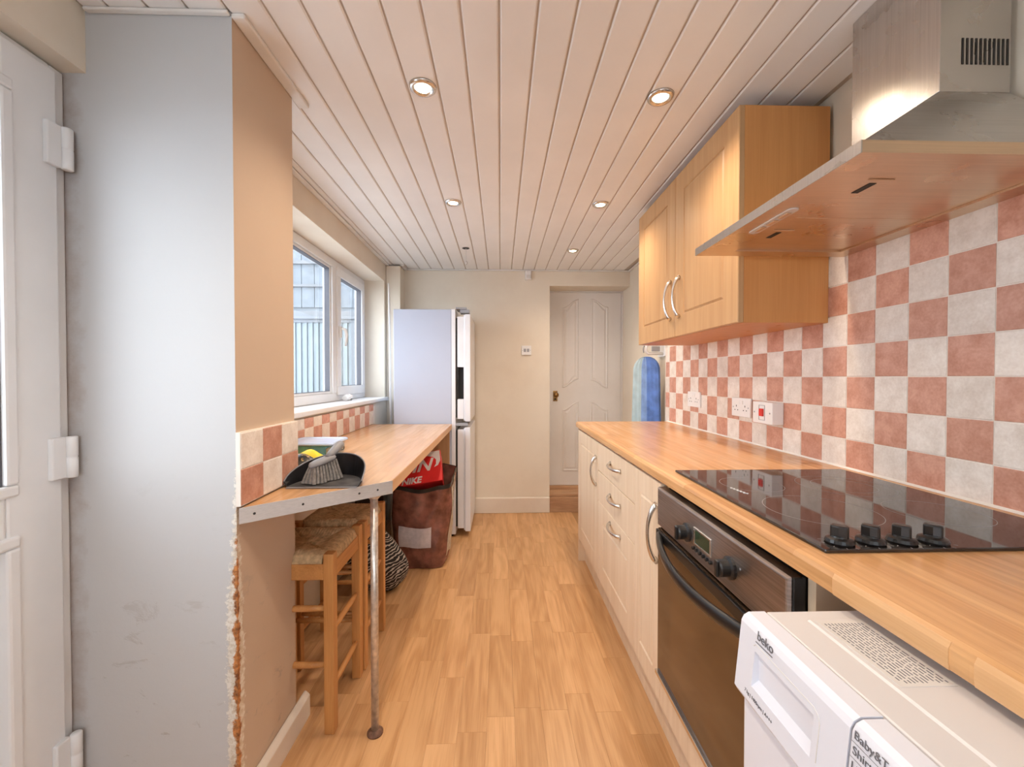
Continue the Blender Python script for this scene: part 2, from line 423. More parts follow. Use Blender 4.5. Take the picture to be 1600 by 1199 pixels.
# ================================================================== SETTING
floor = obj('floor', B(-1.12, 1.14, -1.3, 3.95, -.06, -.008), 'slab'); tag(floor, 'beech laminate strip floor of the narrow galley kitchen', 'floor', kind='structure')
SW = .096
r = 0; x = -1.104
while x < .60:
    y = -.15 - random.random()*.35
    ymax = 1.11 if x < -.96 else 3.655
    while y < ymax - .03:
        L = random.choice((.30, .38, .46, .54, .62)); y1 = min(y+L, ymax)
        if ymax - y1 < .08: y1 = ymax
        w = SW/2-.0001; l = (y1-y)/2-.0001; c = .0005
        mb = MB().add([(-w,-l,-.008),(w,-l,-.008),(w,l,-.008),(-w,l,-.008),(-w,-l,-c),(w,-l,-c),(w,l,-c),(-w,l,-c),(-w+c,-l+c,0),(w-c,-l+c,0),(w-c,l-c,0),(-w+c,l-c,0)],
             [(0,3,2,1),(0,1,5,4),(1,2,6,5),(2,3,7,6),(3,0,4,7),(4,5,9,8),(5,6,10,9),(6,7,11,10),(7,4,8,11),(8,9,10,11)])
        instance('plank', mkmesh('plank', mb, 'floor'), (x+SW/2, (y+y1)/2, 0), floor)
        y = y1
    x += SW; r += 1

ceil = obj('ceiling', B(-1.12, 1.14, -1.3, 3.66, CEIL+.006, CEIL+.08), 'ceil_back'); tag(ceil, 'white tongue and groove panelled ceiling with downlights', 'ceiling', kind='structure')
BP = .0987
def board(x0, x1, y0, y1):
    w = (x1-x0)/2; l = (y1-y0)/2; g = .0028
    a, c = w-g, w-g-.004
    pr = [(-a, .006), (-a, .0035), (-c, 0), (c, 0), (a, .0035), (a, .006)]
    mb = MB().prism(pr, -l, l, 1)
    instance('ceiling_board', mkmesh('ceiling_board', mb, 'ceil'), ((x0+x1)/2, (y0+y1)/2, CEIL), ceil)
k = -11
while k < 12:
    x0, x1 = max(k*BP-.003, -1.055), min((k+1)*BP-.003, 1.10)
    if x1-x0 > .02:
        if x1 < -.95: board(x0, x1, -1.25, 1.105)
        elif x1 < -.66:
            board(x0, x1, -1.25, 1.105)
            if x1 > -.94: board(max(x0, -.925), x1, 1.425, 3.65)
        else: board(x0, x1, -1.25, 3.65)
    k += 1

# right wall (steps back beyond the tiled run), back wall with door opening, window wall, wall stub, wall over the outer door
wr = obj('wall_right', MB().prism([(1.10, -1.3), (1.25, -1.3), (1.25, 3.9), (1.135, 3.9), (1.135, 2.735), (1.10, 2.735)], 0, 2.2, 2), 'cream')
tag(wr, 'cream right hand wall carrying the checkered tiles', 'wall', kind='structure')
mb = B(-1.25, .43, 3.66, 4.0, 0, 2.2).box(.43, 1.135, 3.66, 4.0, 1.985, 2.2).box(.43, 1.135, 3.93, 4.0, 0, 1.985)
wb = obj('wall_back', mb, 'cream'); tag(wb, 'cream end wall beside the narrow white door', 'wall', kind='structure')
WX = -.947
WY0, WY1, WZ0, WZ1 = 1.62, 3.452, .998, 1.972
mb = B(-1.168, WX, 1.42, 3.66, 0, WZ0).box(-1.168, WX, 1.42, 3.66, WZ1, 2.2).box(-1.168, WX, 1.42, WY0, WZ0, WZ1).box(-1.168, WX, WY1, 3.66, WZ0, WZ1)
wl = obj('wall_left', mb, 'cream'); tag(wl, 'cream left hand wall around the white kitchen window', 'wall', kind='structure')
mb = MB().add([(-1.25,1.11,0),(-.69,1.11,0),(-.69,1.42,0),(-1.25,1.42,0),(-1.25,1.11,2.2),(-.69,1.11,2.2),(-.69,1.42,2.2),(-1.25,1.42,2.2)],
   [(0,1,5,4)], 0)
mb.add([(-1.25,1.11,0),(-.69,1.11,0),(-.69,1.42,0),(-1.25,1.42,0),(-1.25,1.11,2.2),(-.69,1.11,2.2),(-.69,1.42,2.2),(-1.25,1.42,2.2)],
   [(1,2,6,5),(2,3,7,6),(3,0,4,7),(0,3,2,1),(4,5,6,7)], 1)
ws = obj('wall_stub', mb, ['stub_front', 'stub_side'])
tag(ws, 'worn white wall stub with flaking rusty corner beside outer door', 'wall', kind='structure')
mb = B(-1.25, -1.057, .20, 1.11, 1.962, 2.2).box(-1.25, -1.057, -1.3, .20, 0, 2.2)
wn = obj('wall_doorway', mb, 'cream'); tag(wn, 'cream wall over and before the white glazed outer door', 'wall', kind='structure')
we = obj('wall_near', B(-1.25, 1.25, -1.45, -1.3, 0, .85).box(-1.25, 1.25, -1.45, -1.3, 1.8, 2.2).box(-1.25, -.75, -1.45, -1.3, .85, 1.8).box(.75, 1.25, -1.45, -1.3, .85, 1.8), 'cream'); tag(we, 'cream wall closing the kitchen behind the viewer', 'wall', kind='structure')
# boxed pipe in the far left corner
ch = obj('trim_1', B(-.944, -.828, 3.50, 3.659, 0, CEIL-.012), 'cream', bev=.003); tag(ch, 'cream boxed-in pipe in the far corner behind the fridge', 'pipe boxing', kind='structure')
# ceiling edge trims
def trim(n, *b):
    o = obj('trim_%d' % n, B(*b), 'trimw', bev=.003); tag(o, {2: 'thin white ceiling trim above the window wall', 3: 'thin white ceiling trim along the end wall', 4: 'thin white ceiling trim beside the worn wall stub', 5: 'thin white ceiling trim round the boxed pipe', 6: 'thin white ceiling trim at the top of right wall', 7: 'thin white ceiling trim above the worn white wall face'}[n], 'trim', kind='structure')
trim(2, WX+.0005, WX+.028, 1.425, 3.499, CEIL-.010, CEIL-.0005)
trim(3, -.799, 1.134, 3.637, 3.659, CEIL-.010, CEIL-.0005)
trim(4, -.689, -.655, 1.105, 1.47, CEIL-.013, CEIL-.0005)
trim(5, -.827, -.800, 3.50, 3.659, CEIL-.010, CEIL-.0005)
trim(6, 1.112, 1.134, 2.74, 3.635, CEIL-.010, CEIL-.0005)
trim(7, -1.05, -.692, 1.094, 1.1095, CEIL-.008, CEIL-.0005)
# skirting
def skirting(mb0, name, label):
    o = obj(name, mb0, 'skirt', bev=.003); tag(o, label, 'skirting board', kind='structure')
skirting(MB().prism([(3.642, .001), (3.659, .001), (3.659, .138), (3.648, .138), (3.642, .128)], -.93, .43, 0), 'baseboard_back', 'scuffed cream skirting board along the end wall')
skirting(MB().prism([(-.689, .001), (-.668, .001), (-.668, .075), (-.682, .088), (-.689, .088)], 1.10, 1.475, 1), 'baseboard_left', 'scuffed cream skirting block round the foot of the wall stub')

# ---------------------------------------------------------------- tiles
TP = .098
def tilemesh(nm, mat, w, h, ax):
    """tile lying against a wall; ax 0: faces -X, ax 1: faces +X"""
    a, b, t, c = w/2-.0012, h/2-.0012, .008, .0012
    s = -1 if ax == 0 else 1
    vs = [(0,-a,-b),(0,a,-b),(0,a,b),(0,-a,b)] + [(s*(t-c),-a,-b),(s*(t-c),a,-b),(s*(t-c),a,b),(s*(t-c),-a,b)] + [(s*t,-a+c,-b+c),(s*t,a-c,-b+c),(s*t,a-c,b-c),(s*t,-a+c,b-c)]
    mb = MB().add(vs, [(0,3,2,1),(0,1,5,4),(1,2,6,5),(2,3,7,6),(3,0,4,7),(4,5,9,8),(5,6,10,9),(6,7,11,10),(7,4,8,11),(8,9,10,11)])
    return mkmesh(nm, mb, mat)
grout = obj('grout_bed', B(1.0875, 1.0999, -.10, 2.735, .894, 1.384).box(1.0875, 1.0999, -.10, 1.36, 1.384, 1.582), 'grout', wr)
tm = {0: tilemesh('tile', 'tile_c', .0985, TP, 0), 1: tilemesh('tile', 'tile_r', .0985, TP, 0)}
tme = {0: tilemesh('tile', 'tile_c', .060, TP, 0), 1: tilemesh('tile', 'tile_r', .060, TP, 0)}
for i in range(-10, 19):
    yc = .893 + (i+.5)*.0985
    for j in range(7):
        if j > 4 and yc > 1.36: continue
        col = 1 if (i+j) % 2 == 1 else 0            # i=0, j=3 is terracotta
        if i == 18: instance('tile', tme[col], (1.0935, .893+18*.0985+.031, .894+(j+.5)*TP), wr)
        else: instance('tile', tm[col], (1.0935, yc, .894+(j+.5)*TP), wr)
# under the window: two rows
z0 = .788
obj('grout_bed', B(WX+.0001, WX+.012, 1.425, 3.14, .845, .972), 'grout', wl)
tl = {0: tilemesh('tile', 'tile_c', .0985, .095, 1), 1: tilemesh('tile', 'tile_r', .0985, .095, 1)}
tl2 = {0: tilemesh('tile', 'tile_c', .0985, .050, 1), 1: tilemesh('tile', 'tile_r', .0985, .050, 1)}
for i in range(17):
    yc = 1.43 + (i+.5)*.0985
    instance('tile', tl[i % 2], (WX+.006, yc, .845+.0475), wl)
    instance('tile', tl2[(i+1) % 2], (WX+.006, yc, .940+.025), wl)
# on the side of the wall stub
obj('grout_bed', B(-.6899, -.6785, 1.109, 1.42, .848, 1.042), 'grout', ws)
ts = {0: tilemesh('tile', 'tile_c', .103, .096, 1), 1: tilemesh('tile', 'tile_r', .103, .096, 1)}
for i in range(3):
    for j in range(2): instance('tile', ts[(i+j+1) % 2], (-.6845, 1.11+(i+.5)*.103, .849+(j+.5)*.096), ws)

# ---------------------------------------------------------------- window
FX0, FX1 = -1.165, -1.105      # frame depth
win = thing('window_1', (-1.13, 2.53, WZ0), 'white upvc kitchen window with fixed pane and opening casement', 'window', kind='structure')
y0, y1, za, zb = WY0+.002, WY1-.002, WZ0+.030, WZ1-.002
def ring_yz(x0, x1, a0, a1, b0, b1, w, wb=None):
    wb = wb or w
    return MB().box(x0, x1, a0, a1, b0, b0+wb).box(x0, x1, a0, a1, b1-w, b1).box(x0, x1, a0, a0+w, b0+wb, b1-w).box(x0, x1, a1-w, a1, b0+wb, b1-w)
obj('frame', ring_yz(FX0, FX1, y0, y1, za, zb, .052), 'upvc', win, .003)
MUL = 2.835
obj('mullion', B(FX0, FX1, MUL-.035, MUL+.035, za+.052, zb-.052), 'upvc', win, .003)
gb = obj('glazing_bead', ring_yz(FX0+.002, FX1-.012, y0+.053, MUL-.036, za+.053, zb-.053, .014), 'upvc', win, .002)
obj('gasket', ring_yz(FX0+.012, FX1-.016, y0+.067, MUL-.050, za+.067, zb-.067, .003), 'upvc_line', gb)
obj('pane', B(-1.160, -1.154, y0+.062, MUL-.045, za+.062, zb-.062), 'glass', win)
cs = obj('casement', ring_yz(FX1-.045, FX1+.012, MUL+.020, y1-.034, za+.036, zb-.036, .062), 'upvc', win, .005)
obj('gasket', ring_yz(FX1-.034, FX1+.002, MUL+.082, y1-.096, za+.098, zb-.098, .003), 'upvc_line', cs)
obj('pane', B(-1.147, -1.141, MUL+.080, y1-.094, za+.096, zb-.096), 'glass', cs)
hd = obj('handle', B(FX1+.012, FX1+.026, MUL+.038, MUL+.062, 1.455, 1.535), 'trimw', cs, .004)
obj('lever', MB().tube([(FX1+.026, MUL+.05, 1.52), (FX1+.048, MUL+.056, 1.512), (FX1+.054, MUL+.062, 1.48), (FX1+.050, MUL+.066, 1.43), (FX1+.046, MUL+.066, 1.40)], [.009, .010, .010, .009, .006], 10), 'trimw', cs, smooth=True)
rv = .0
sill = obj('window_sill', MB().box(-1.165, WX+.022, WY0+.001, WY1-.001, WZ0+.0005, WZ0+.028).box(WX+.0005, WX+.022, WY1-.001, WY1+.06, WZ0-.004, WZ0+.028), 'upvc', win, .006)
o = obj('tissue_scrap', MB().grid(lambda u, v: (-1.045+.03*math.cos(2*PI*u)*math.sin(PI*v)*(1+.35*math.sin(9*u+7*v)), 2.90+.035*math.sin(2*PI*u)*math.sin(PI*v)*(1+.3*math.sin(11*u+3)), WZ0+.050-.022*math.cos(PI*v)*(1+.25*math.sin(13*u))), 14, 8), 'tissue')
tag(o, 'crumpled white tissue lying on the window sill', 'tissue')

# window behind the viewer, whose daylight falls on everything facing the camera
w2 = thing('window_2', (0, -1.37, .85), 'white upvc window in the wall behind the viewer', 'window', kind='structure')
obj('frame', MB().box(-.749, .749, -1.41, -1.35, .851, .905).box(-.749, .749, -1.41, -1.35, 1.745, 1.799).box(-.749, -.695, -1.41, -1.35, .905, 1.745).box(.695, .749, -1.41, -1.35, .905, 1.745).box(-.03, .03, -1.41, -1.35, .905, 1.745), 'upvc', w2, .003)
for xa, xb in ((-.694, -.031), (.031, .694)): obj('pane', B(xa, xb, -1.383, -1.377, .906, 1.744), 'glass', w2)

# ---------------------------------------------------------------- outer door (left)
d1 = thing('door_1', (-1.13, .65, .02), 'white upvc outer door with long glass pane and butt hinges', 'door', kind='structure')
DX0, DX1 = -1.165, -1.100
obj('door_frame', MB().box(-1.20, -1.112, 1.075, 1.109, 0, 1.958).box(-1.20, -1.112, .205, .262, 0, 1.958).box(-1.20, -1.112, .262, 1.075, 1.925, 1.958), 'upvc', d1, .004)
lf = obj('door_leaf', MB().box(DX0, DX1, .96, 1.082, .06, 1.945).box(DX0, DX1, .25, .372, .06, 1.945).box(DX0, DX1, .372, .96, 1.835, 1.945).box(DX0, DX1, .372, .96, .805, .935).box(DX0, DX1, .372, .96, .06, .18), 'upvc', d1, .006)
obj('threshold', B(-1.20, -1.095, .262, 1.075, .0005, .058), 'upvc', d1, .004)
bead = obj('glazing_bead', ring_yz(DX0+.008, DX1+.006, .352, .984, .915, 1.858, .0275), 'upvc', d1, .006)
obj('gasket', ring_yz(DX0+.012, DX1-.004, .3797, .9563, .9427, 1.8303, .005), 'upvc_line', bead)
obj('pane', B(-1.137, -1.131, .374, .962, .937, 1.836), 'glass', d1)
obj('door_panel', B(-1.148, -1.122, .372, .96, .18, .805), 'upvc', d1)
obj('panel_moulding', ring_yz(DX0+.008, DX1+.006, .352, .984, .16, .826, .0275), 'upvc', d1, .006)
for zc in (1.757, .985, .225):
    h = obj('hinge', MB().box(-1.101, -1.088, 1.046, 1.080, zc-.052, zc+.052), 'upvc', d1, .003)
    obj('knuckle', MB().lathe([(.010, -.052), (.012, -.050), (.012, -.002), (.0105, 0), (.012, .002), (.012, .050), (.010, .052)], (-1.086, 1.090, zc), 14), 'upvc', h, smooth=True)
# ---------------------------------------------------------------- inner door (end wall)
d2 = thing('door_2', (.785, 3.89, .18), 'narrow white moulded four panel door above a step', 'door', kind='structure')
DY = 3.87
obj('door_leaf', B(.446, 1.118, DY, DY+.04, .185, 1.972), 'doorw', d2, .002)
obj('door_frame', MB().box(.4305, .4445, DY-.004, DY+.05, .16, 1.984).box(1.1195, 1.1345, DY-.004, DY+.05, .16, 1.984).box(.4445, 1.1195, DY-.004, DY+.05, 1.974, 1.984), 'doorw', d2)
def dpanel(x0, x1, tl_, tr_, bl_, br_, name='door_panel'):
    def loop(d, h):
        n = 12; pts = []
        X0, X1 = x0+d, x1-d
        ez = lambda a, b, u: a+(b-a)*(.5-.5*math.cos(PI*u))
        for i in range(n+1): u = i/n; pts.append((X0+(X1-X0)*u, DY-h, ez(bl_, br_, u)+d))
        for i in range(n+1): u = 1-i/n; pts.append((X0+(X1-X0)*u, DY-h, ez(tl_, tr_, u)-d))
        return pts
    mb = MB().rings([loop(0, .0002), loop(.005, .006), loop(.010, .007), loop(.018, .0012), loop(.026, .0012), loop(.036, .006)], False, True)
    return obj(name, mb, 'doorw', d2)
dpanel(.572, .722, 1.831, 1.912, 1.09, 1.167); dpanel(.836, .998, 1.916, 1.840, 1.160, 1.083)
dpanel(.573, .725, .893, .962, .315, .315); dpanel(.833, 1.000, .962, .887, .315, .315)
kp = obj('latch_plate', B(.487, .527, DY-.005, DY, .965, 1.062), 'brass', d2, .002)
obj('knob', MB().lathe([(.010, 0), (.009, -.02), (.020, -.026), (.025, -.038), (.020, -.050), (.006, -.054)], (.510, DY-.004, 1.025), 18, 1), 'brass', kp, smooth=True)
obj('keyhole_cover', MB().lathe([(.008, 0), (.009, -.003), (.006, -.005)], (.506, DY-.005, .985), 12, 1), 'dark', kp)
st = thing('door_step', (.78, 3.76, 0), 'raised wooden step with brown riser under the narrow door', 'step', kind='structure')
obj('riser', B(.432, 1.133, 3.664, 3.86, -.0078, .128), 'step', st, .003)
obj('tread', B(.432, 1.133, 3.690, 3.925, .129, .152), 'step', st, .004)
obj('threshold', B(.432, 1.133, 3.85, 3.925, .1525, .183), 'step', st, .003)

# ================================================================== OUTSIDE
o = obj('yard_ground', MB().prism([(-9, -9), (6, -9), (6, -1.46), (-1.26, -1.46), (-1.26, 9), (-9, 9)], -.2, -.12, 2), 'yard'); tag(o, 'pale grey paved yard outside the window', 'ground', kind='structure')
nb = thing('neighbour_wing', (-3.9, 5.4, -.12), 'pale rear wing of house with blinds seen through the window', 'building')
NY = 5.25
obj('wall', B(-7.0, -1.35, NY+.02, NY+.4, -.12, 4.2), 'ext', nb)
for i in range(36): obj('cladding_board', B(-7.0+i*.157, -7.0+i*.157+.150, NY, NY+.021, 2.05, 4.2), 'extbrick', nb)
wf = obj('window_frame', MB().box(-2.9, -1.72, NY-.03, NY+.02, 1.86, 2.00).box(-1.84, -1.72, NY-.03, NY+.02, .55, 1.86).box(-2.9, -2.8, NY-.03, NY+.02, .55, 1.86).box(-2.9, -1.72, NY-.03, NY+.02, .45, .55).box(-2.9, -1.72, NY-.06, NY+.02, 1.90, 1.935), 'extframe', nb, .004)
for i in range(14): obj('blind_slat', MB().prism([(-2.80+i*.0705, NY-.005), (-2.80+i*.0705+.066, NY-.022), (-2.80+i*.0705+.068, NY-.018), (-2.80+i*.0705+.002, NY-.001)], .55, 1.86, 2), 'blind', nb)
obj('window_frame', MB().box(-2.62, -2.58, NY-.03, NY, 2.05, 2.62).box(-2.02, -1.98, NY-.03, NY, 2.05, 2.62).box(-2.62, -1.98, NY-.03, NY, 2.58, 2.62).box(-2.62, -1.98, NY-.03, NY, 2.30, 2.33), 'extframe', nb)

# ================================================================== RIGHT RUN
# base units
def routed(u0, u1, v0, v1, x, th=.018, inset=None, gw=.008, gd=.0045):
    """door slab facing -X at x; u along Y, v along Z; inset (du0,du1,dv0,dv1) of the routed line"""
    mb = MB()
    def L(a, b, c, d, w): return [(x-w, a, c), (x-w, b, c), (x-w, b, d), (x-w, a, d)]
    e = .0025
    loops = [L(u0, u1, v0, v1, -th), L(u0, u1, v0, v1, -e), L(u0+e, u1-e, v0+e, v1-e, 0)]
    if inset:
        a, b, c, d = u0+inset[0], u1-inset[1], v0+inset[2], v1-inset[3]
        loops += [L(a, b, c, d, 0), L(a+gw*.4, b-gw*.4, c+gw*.4, d-gw*.4, -gd), L(a+gw*.8, b-gw*.8, c+gw*.8, d-gw*.8, -gd), L(a+gw*1.6, b-gw*1.6, c+gw*1.6, d-gw*1.6, 0)]
    return mb.rings(loops, True, True)
def bow(p0, p1, out, bulge, r, parent, name='handle'):
    p0, p1, out = Vector(p0), Vector(p1), Vector(out)
    pts, rs = [], []
    for i in range(17):
        u = i/16; h = math.sin(PI*u)**.55*bulge
        pts.append(p0.lerp(p1, u)+out*h); rs.append(r*(1.25-.55*math.sin(PI*u)) if 0 < i < 16 else r*1.5)
    pts[0] = p0; pts[-1] = p1
    return obj(name, MB().tube(pts, rs, 10), 'chrome', parent, smooth=True)
DXF = .500
ZB, ZT = .158, .852
u = thing('base_cabinet', (.80, 2.41, 0), 'beech base cabinet with one door at far end of worktop', 'cabinet', 'beech base units')
obj('body', B(.520, 1.080, 2.128, 2.678, .15, .860), 'panel', u); obj('end_panel', B(.505, 1.086, 2.679, 2.695, .001, .860), 'vinyl', u)
d = obj('door', routed(2.130, 2.676, ZB, ZT, DXF, inset=(.085, .085, .09, .075)), 'vinyl', u)
bow((DXF, 2.168, .625), (DXF, 2.168, .775), (-1, 0, 0), .030, .007, d)
u = thing('drawer_unit', (.80, 1.835, 0), 'beech drawer unit with three bow handled drawers', 'drawers', 'beech base units')
obj('body', B(.520, 1.080, 1.545, 2.126, .15, .860), 'panel', u)
for za_, zb_, ins, hz in ((.712, ZT, None, .795), (.560, .709, None, .648), (ZB, .557, (.09, .09, .09, .09), .520)):
    d = obj('drawer', routed(1.545, 2.126, za_, zb_, DXF, inset=ins), 'vinyl', u)
    bow((DXF, 1.725, hz), (DXF, 1.890, hz), (-1, 0, -.15), .028, .007, d)
u = thing('narrow_cabinet', (.80, 1.42, 0), 'narrow beech base cabinet with tall bow handle beside the oven', 'cabinet', 'beech base units')
obj('body', B(.520, 1.080, 1.292, 1.543, .15, .860), 'panel', u)
d = obj('door', routed(1.292, 1.543, ZB, ZT, DXF, inset=(.062, .055, .075, .075)), 'vinyl', u)
bow((DXF, 1.318, .598), (DXF, 1.318, .782), (-1, 0, 0), .032, .0075, d)
u = thing('oven_housing', (.80, .99, 0), 'beech housing unit around and below the built-in oven', 'cabinet', 'beech base units')
obj('side_panel', B(.520, 1.080, .672, .690, .001, .860), 'kitchen_in', u); obj('side_panel', B(.520, 1.080, 1.2745, 1.2905, .15, .860), 'panel', u)
obj('shelf', B(.520, 1.080, .690, 1.2745, .15, .262), 'panel', u)
obj('filler_panel', routed(.694, 1.290, ZB, .258, DXF), 'vinyl', u)
p = obj('plinth', B(.545, .561, .690, 2.678, .0005, .148), 'vinyl', bev=.001); tag(p, 'beech plinth board running along the foot of base units', 'plinth', kind='structure')
# worktop
wt = thing('worktop', (.79, 1.2, .862), 'long beech block effect worktop over the base units and washing machine', 'worktop')
Yn, Yf = -.30, 2.702
pr = [(.489, .874), (.491, .866), (.497, .862), (1.086, .862), (1.086, .900), (.499, .900), (.492, .897), (.489, .890)]
obj('top', MB().prism(pr, Yn, Yf, 1), ['worktop'], wt)
obj('edge_patch', MB().prism([(.4882, .874), (.4895, .866), (.4905, .866), (.4895, .874), (.4895, .890), (.4925, .8968), (.4915, .8972), (.4882, .890)], .33, .415, 1), 'edge', wt)
obj('edge_patch', MB().prism([(.4882, .874), (.4895, .866), (.4905, .866), (.4895, .874), (.4895, .890), (.4925, .8968), (.4915, .8972), (.4882, .890)], .44, .60, 1), 'edge', wt)
obj('sealant_bead', MB().prism([(1.081, .9002), (1.0855, .9002), (1.0855, .906)], Yn, Yf, 1), 'grout', wt)
# oven
ov = thing('oven', (.78, .99, .262), 'stainless built-in electric oven with brown glass door', 'oven')
OX = .488; oy0, oy1 = .694, 1.288
obj('body', B(.515, 1.02, .70, 1.27, .264, .845), 'blackm', ov)
cp = obj('control_panel', MB().rings([[(OX+w, a, b) for a, b in ((oy0+e, .728+e), (oy1-e, .728+e), (oy1-e, .846-e), (oy0+e, .846-e))] for w, e in ((.026, 0), (.006, 0), (.001, .003), (0, .006))]), 'oven_steel', ov)
obj('side_trim', B(OX+.008, OX+.027, oy0-.0045, oy0-.0005, .268, .846), 'blackm', ov)
for yc in (1.075, .870):
    kb = obj('knob', MB().lathe([(.024, 0), (.024, -.006), (.018, -.009), (.018, -.026), (.015, -.029)], (OX, yc, .782), 20, 0), 'black', cp, smooth=False)
    kb2 = None
    obj('knob_grip', B(OX-.034, OX-.006, yc-.006, yc+.006, .764, .800), 'black', cp, .003)
ds = obj('display', B(OX-.002, OX, .955, 1.030, .773, .806), 'lcd', cp)
obj('display_bezel', ring_yz(OX-.004, OX, .950, 1.035, .768, .811, .005), 'chrome', cp, .001)
for i in range(6): obj('button', MB().lathe([(.0045, 0), (.0045, -.006), (.003, -.007)], (OX, 1.036-i*.017, .757), 12, 0), 'black', cp)
obj('indicator_lamp', MB().lathe([(.003, 0), (.002, -.002)], (OX, .835, .795), 10, 0), 'print', cp)
dr = obj('door', B(OX+.002, .514, oy0, oy1, .272, .720), 'oven_glass', ov, .004)
obj('door_window', B(OX+.0008, OX+.0022, .80, 1.185, .345, .650), 'oven_win', dr)
obj('vent_gap', B(.505, .514, oy0, oy1, .721, .727), 'blackm', ov)
obj('bottom_trim', MB().box(OX-.005, OX+.012, oy0, oy1, .2625, .2745), 'chrome', ov, .001)
hp = []
for i in range(21):
    uu = i/20; hp.append((OX+.004-.058*math.sin(PI*uu)**.8, oy1-.012-(oy1-oy0-.024)*uu, .702-.012*math.sin(PI*uu)))
obj('handle', MB().tube(hp, [.016]+[.0155]*19+[.016], 12, flat=((1, 0, 0), .55)), 'black', dr, smooth=True)
obj('handle_top', B(OX-.006, OX+.003, oy0+.005, oy1-.005, .690, .718), 'black', dr, .002)
# hob
hb = thing('hob', (.78, .955, .9), 'black ceramic glass hob with four control knobs', 'hob')
obj('glass', B(.527, 1.040, .662, 1.248, .9002, .9065), 'black_glass', hb, .0015)
def annulus(name, cx, cy, r, w, mat='hobmark', z=.9066):
    n = 48; vs = [(cx+q*math.cos(2*PI*i/n), cy+q*math.sin(2*PI*i/n), z) for q in (r-w, r) for i in range(n)]
    obj(name, MB().add(vs, [(i, (i+1) % n, n+(i+1) % n, n+i) for i in range(n)]), mat, hb)
for cx, cy, r in ((.655, 1.075, .075), (.885, 1.055, .105), (.885, 1.055, .070), (.675, .865, .105), (.900, .84, .085)): annulus('ring_mark', cx, cy, r, .0012)
sq = [(.582+.0045*math.sin(i*1.5)+i*.0004, 1.045-i*.0026, .9070) for i in range(24)]
obj('logo_script', MB().tube(sq, .0007, 5), 'socket', hb)
for xk in (.573, .627, .681, .736):
    kb = obj('knob', MB().lathe([(.020, .9066), (.0215, .909), (.0195, .914), (.013, .9165), (.012, .919)], (xk, .690, 0), 24), 'black', hb, smooth=False)
    obj('knob_grip', MB().prism([(-.0070, -.0125), (.0070, -.0125), (.0095, 0), (.0070, .0125), (-.0070, .0125), (-.0095, 0)], 0, .022, 2).xf(Matrix.Translation((xk, .690, .914)) @ Matrix.Rotation(.75, 4, 'Z')), 'black', hb, .003)
    obj('knob_dial_print', MB().add([(xk+.030*math.cos(a)+.0006*math.cos(a+1.57)*s2, .690+.030*math.sin(a)+.0006*math.sin(a+1.57)*s2, .9067) for a in [q*PI/5 for q in range(10)] for s2 in (-1, 1)] + [(xk+.025*math.cos(a)+.0006*math.cos(a+1.57)*s2, .690+.025*math.sin(a)+.0006*math.sin(a+1.57)*s2, .9067) for a in [q*PI/5 for q in range(10)] for s2 in (-1, 1)],
        [(2*q, 2*q+1, 20+2*q+1, 20+2*q) for q in range(10)]), 'hobmark', hb)
# wall cabinet
wc = thing('wall_cabinet', (.94, 1.86, 1.367), 'beech wall cabinet with two routed doors above the tiles', 'cabinet')
CY0, CY1, CZ0, CZ1 = 1.362, 2.352, 1.367, 2.078
obj('body', B(.800, 1.0850, CY0, CY1, CZ0, CZ1), 'carcass', wc, .001)
for a, b, hy in ((CY0, 1.856, 1.812), (1.859, CY1, 1.905)):
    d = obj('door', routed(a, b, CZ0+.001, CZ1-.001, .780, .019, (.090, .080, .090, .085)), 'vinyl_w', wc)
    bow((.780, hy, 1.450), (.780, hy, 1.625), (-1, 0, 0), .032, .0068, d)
for yc in (1.44, 1.62): obj('fixing_cap', MB().lathe([(.008, -.001), (.008, 0)], (.97, yc, CZ0), 12), 'carcass', wc)
# cooker hood
hd = thing('cooker_hood', (.85, 1.0, 1.567), 'stainless steel chimney cooker hood over the hob', 'cooker hood')
hx0, hx1, hy0, hy1, hz = .612, 1.085, .698, 1.302, 1.567
rimb = MB().box(hx0, hx1, hy0, hy0+.05, hz, hz+.021).box(hx0, hx1, hy1-.05, hy1, hz, hz+.021).box(hx0, hx0+.095, hy0+.05, hy1-.05, hz, hz+.021).box(1.035, hx1, hy0+.05, hy1-.05, hz, hz+.021)
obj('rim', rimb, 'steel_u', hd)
obj('front_strip', B(hx0-.0025, hx0-.0001, hy0, hy1, hz-.0005, hz+.0212), 'steel', hd)
for a, b, ly in ((hy0+.051, .999, .835), (1.001, hy1-.051, 1.115)):
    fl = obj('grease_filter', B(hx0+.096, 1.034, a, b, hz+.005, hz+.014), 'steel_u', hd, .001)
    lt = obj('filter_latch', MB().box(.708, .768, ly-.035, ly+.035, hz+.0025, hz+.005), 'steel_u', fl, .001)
    obj('latch_slot', B(.728, .742, ly-.022, ly+.022, hz+.0015, hz+.0026), 'dark', fl)
cpn = 12; sl = [(.662+.013*math.cos(a), (1.010+.07*(1 if math.sin(a) > 0 else -1))+.013*math.sin(a)) for a in [2*PI*(q+.5)/24 for q in range(24)]]
obj('switch_strip', MB().prism(sl, hz-.003, hz, 2), 'cardw', hd, .001)
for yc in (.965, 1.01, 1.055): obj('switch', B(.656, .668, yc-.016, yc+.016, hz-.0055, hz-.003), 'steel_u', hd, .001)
c0, c1 = .930, 1.085; cy0, cy1, cz = .872, 1.095, 1.792
obj('canopy', MB().rings([[(hx0+.004, hy0+.003, hz+.0212), (hx1, hy0+.003, hz+.0212), (hx1, hy1-.003, hz+.0212), (hx0+.004, hy1-.003, hz+.0212)], [(c0, cy0, cz), (c1, cy0, cz), (c1, cy1, cz), (c0, cy1, cz)]]), 'steel', hd)
